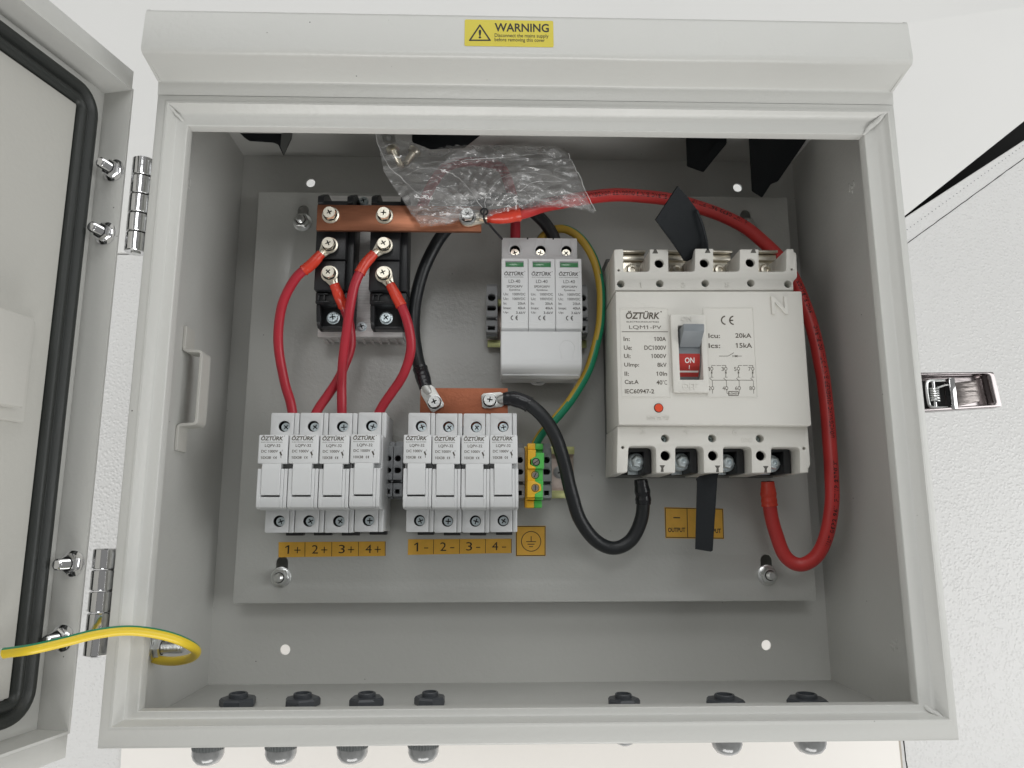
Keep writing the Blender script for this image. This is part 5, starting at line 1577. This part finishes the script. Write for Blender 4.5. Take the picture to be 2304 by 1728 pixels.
# output label
P = pq(f9(350, 520), f9(838, 532), f9(845, 785), f9(358, 778))
t = thing('output_label', 'orange label with two OUTPUT fields under the breaker, partly covered by a black barrier', 'label', (P[3][0], P[3][1], ZP))
mb = MB(); sheet(mb, [P[3], P[2], P[1], P[0]], [], ZP + .02, ZL, 0); mb.build('sticker', ORG, t, smooth=False)
mb = MB()
c = pq(f9(357, 527), f9(832, 537), f9(840, 778), f9(363, 770))
for a, b in zip(c, c[1:] + c[:1]): seg(mb, a, b, .5, z)
m1, m2 = pq(f9(537, 532), f9(543, 772)); seg(mb, m1, m2, .5, z)
putpx(mb, 'OUTPUT', *f9(380, 690), *f9(524, 728), z, bold=.03); putpx(mb, 'OUTPUT', *f9(678, 698), *f9(820, 736), z, bold=.03)
u_, v_ = pq(f9(424, 607), f9(480, 608)); seg(mb, u_, v_, .75, z)
u_, v_ = pq(f9(660, 612), f9(716, 613)); seg(mb, u_, v_, .75, z); u_, v_ = pq(f9(688, 585), f9(688, 640)); seg(mb, u_, v_, .75, z)
mb.build('lettering', INK, t, smooth=False)
# warning label on the hood front
f7_ = zo(300, 0, .45208)
ZW = 167.2
def wz(y): return 167.2 + (y - 363.4) * (165.5 - 167.2) / (391.2 - 363.4)
def W_(zx, zy): p = at(*f7_(zx, zy), 166.3); return (p.x, p.y)
t = thing('warning_label', 'yellow WARNING sticker with black triangle on the hood of the enclosure', 'label', (*W_(1648, 232), 166))
ang = math.atan2(165.5 - 167.2, 391.2 - 363.4)
def tilt(mb): mb.v = [(a[0], a[1], wz(a[1]) + a[2]) for a in mb.v]; return mb
a = W_(1648, 232); b = W_(2090, 102)
mb = MB(); sheet(mb, rrect(a[0], b[0], a[1], b[1], .9), [], .08, .22, 0); tilt(mb).build('sticker', WYEL, t, smooth=False)
mb = MB(); z = .27
def T7(s_, x0_, y0_, x1_, y1_, **k): u_ = W_(x0_, y1_); v_ = W_(x1_, y0_); put(mb, s_, u_[0], u_[1], v_[0], v_[1], z, **k)
T7('WARNING', 1798, 118, 2068, 158, bold=.022)
T7('Disconnect the mains supply', 1798, 172, 2066, 192, bold=.008); T7('before removing this cover', 1798, 194, 2048, 214, bold=.008)
tri = [W_(1668, 207), W_(1782, 207), W_(1725, 118)]
cx_ = sum(p[0] for p in tri) / 3; cy_ = sum(p[1] for p in tri) / 3
tin = [(cx_ + (p[0] - cx_) * .76, cy_ + (p[1] - cy_) * .76) for p in tri]
vs, fs = curve_mesh([roundpoly(tri, .7), tin], 0)
mb.raw([(v.x, v.y, z) for v in vs], fs)
T7('!', 1718, 148, 1732, 194, bold=.03)
tilt(mb).build('lettering', INK, t, smooth=False)

# ================================================================== clear bag with spare screws
fb = zo(800, 250, .27125)
ZG = 92
out = [(165, 165), (185, 150), (205, 185), (250, 215), (350, 225), (520, 290), (640, 330), (760, 305), (860, 300), (1050, 292), (1200, 285), (1330, 300), (1500, 300), (1660, 298), (1700, 315), (1760, 375), (1800, 450), (1845, 540), (1870, 600), (1900, 680), (1940, 770), (1985, 850), (1900, 815), (1800, 800), (1650, 795), (1500, 800), (1350, 825), (1200, 850), (1085, 885), (1060, 890), (1000, 880), (880, 900), (750, 940), (540, 950), (460, 850), (380, 720), (300, 610), (235, 500), (205, 350)]
O2 = [at(*fb(a, b), ZG) for a, b in out]
G0 = at(*fb(1068, 850), ZG)
bagroot = thing('plastic_bag', 'crumpled clear plastic bag tied with a thin black wire, lying over the bus bar', 'plastic bag', tuple(G0))
from mathutils.geometry import delaunay_2d_cdt
def layer(zoff, seed, amp):
    rnd = random.Random(seed)
    ov = []
    for a, b in zip(O2, O2[1:] + O2[:1]):
        k = max(1, int((b - a).length / 1.6))
        for i in range(k):
            p = a.lerp(b, i / k); ov.append(V((p.x + rnd.uniform(-.12, .12), p.y + rnd.uniform(-.12, .12))))
    xs_ = [p.x for p in ov]; ys_ = [p.y for p in ov]
    inn = []
    y = min(ys_)
    while y < max(ys_):
        x = min(xs_)
        while x < max(xs_):
            inn.append(V((x + rnd.uniform(-.45, .45), y + rnd.uniform(-.45, .45)))); x += 1.25
        y += 1.25
    n0 = len(ov)
    res_ = delaunay_2d_cdt(ov + inn, [], [list(range(n0))], 1, 1e-4)
    vs = []
    for v in res_[0]:
        p = V((v.x, v.y, 0))
        d = V((v.x - G0.x, v.y - G0.y)); R_ = d.length; th = math.atan2(d.y, d.x)
        rad = min(1, R_ / 14)
        f1_ = abs(math.sin(th * 9 + 1.7 * noise.noise(p * .05 + V((seed, 0, 0))) * 3)) ** .7 * math.exp(-R_ / 45)
        q_ = p * .032 + V((seed * 3.1, 0, 0))
        r1_ = 1 - abs(noise.noise(q_) * 2.2)
        r2_ = 1 - abs(noise.noise(p * .12 + V((0, seed * 2.0, 0))) * 2.2)
        rr1 = (1 - abs(noise.noise(V((p.x * .03, p.y * .16, seed))) * 2)) ** 2
        h = 4.8 * f1_ + 6.0 * r1_ ** 2 + .15 * r2_ ** 3 + 3.0 * rr1
        e = min((V((v.x, v.y)) - w2).length for w2 in ov[::3])
        edge = min(1, e / 7)
        h = h * (0.12 + 0.88 * edge) * rad
        vs.append((v.x, v.y, ZG + (h if zoff > 0 else -h * .45) + zoff))
    return vs, [list(f) for f in res_[2]]
for i, (zo_, sd) in enumerate(((.25, 3), (-.25, 8))):
    mb = MB(); vs, fs = layer(zo_, sd, 1); mb.raw(vs, fs)
    mb.build('film_front' if i == 0 else 'film_back', FILM, bagroot, sharp=75)
# rolled seams and heavy folds show white
mb = MB()
for L in ([(165, 165), (205, 330), (300, 500), (400, 590), (500, 690), (640, 760)], [(560, 460), (800, 440), (1050, 425), (1290, 405), (1480, 385), (1650, 380)], [(1068, 850), (1100, 700), (1250, 560), (1500, 540), (1750, 600)], [(1068, 850), (900, 620), (740, 520), (560, 500), (420, 560)], [(1350, 690), (1480, 615), (1620, 610), (1750, 600)], [(1760, 375), (1800, 470), (1850, 560), (1900, 690), (1985, 850)]):
    P = spline([at(*fb(a, b), ZG) + V((0, 0, 4.5)) for a, b in L], 1.0)
    P = [p + V((noise.noise(p * .3) * .5, noise.noise(p * .3 + V((5, 0, 0))) * .5, noise.noise(p * .2) * .8)) for p in P]
    mb.tube(P, [max(.06, .2 + .2 * noise.noise(V((i * .3, L[0][0], 0)))) for i in range(len(P))], 6)
mb.build('fold', mat('white_fold', (.75, .75, .75), .25, coat=.5), bagroot)
mb = MB()
mb.tube(spline([at(*fb(a, b), z) for a, b, z in ((1072, 812, 100), (1062, 870, 99), (1080, 925, 94), (1110, 942, 88), (1160, 1000, 78), (1215, 1060, 66))], 1), .75, 8)
mb.tube([G0 + V((2.2 * math.cos(a), 1.0 * math.sin(a), 2.5 * math.sin(a * 1) + 3)) for a in [2 * math.pi * k / 20 for k in range(21)]], .6, 8)
mb.build('tie_wire', BLK, bagroot)
# spare screws inside the bag
for i, (a, b, c_, d, l) in enumerate(((300, 300, 385, 470, 'spare zinc screw in the clear bag, the one pointing straight down'), (500, 320, 410, 440, 'spare zinc screw in the clear bag, head at upper right'), (270, 235, 330, 280, 'dark spare nut at the top left corner of the clear bag'))):
    p = at(*fb(a, b), ZG); q_ = at(*fb(c_, d), ZG); ax = (q_ - p)
    t = thing('spare_screw' if i < 2 else 'spare_nut', l, 'screw' if i < 2 else 'nut', tuple(p), 'spare screws in the clear bag' if i < 2 else None)
    mb = MB()
    if i < 2:
        L_ = ax.length
        pr = [(2.2, 0), (4.2, .2), (4.4, 1.2), (4.2, 3), (2.4, 3.2)]
        z_ = 3.2
        while z_ < L_ - 1: pr += [(2.3, z_), (1.9, z_ + .5)]; z_ += 1
        pr += [(1.6, L_)]
        mb.lathe([(3.2, -.5)] + pr, p, ax, 16)
    else: mb.lathe([(2.2, 0), (4.6, 0), (4.6, 3.4), (2.2, 3.4), (2.2, 0)], p, (.3, -.2, 1), 6, caps=False)
    mb.build('threaded_body', NICK if i < 2 else ZINC, t)

# ------------------------------------------------------------------ tidy
for o in bpy.data.objects:
    if '_o' in o: del o['_o']
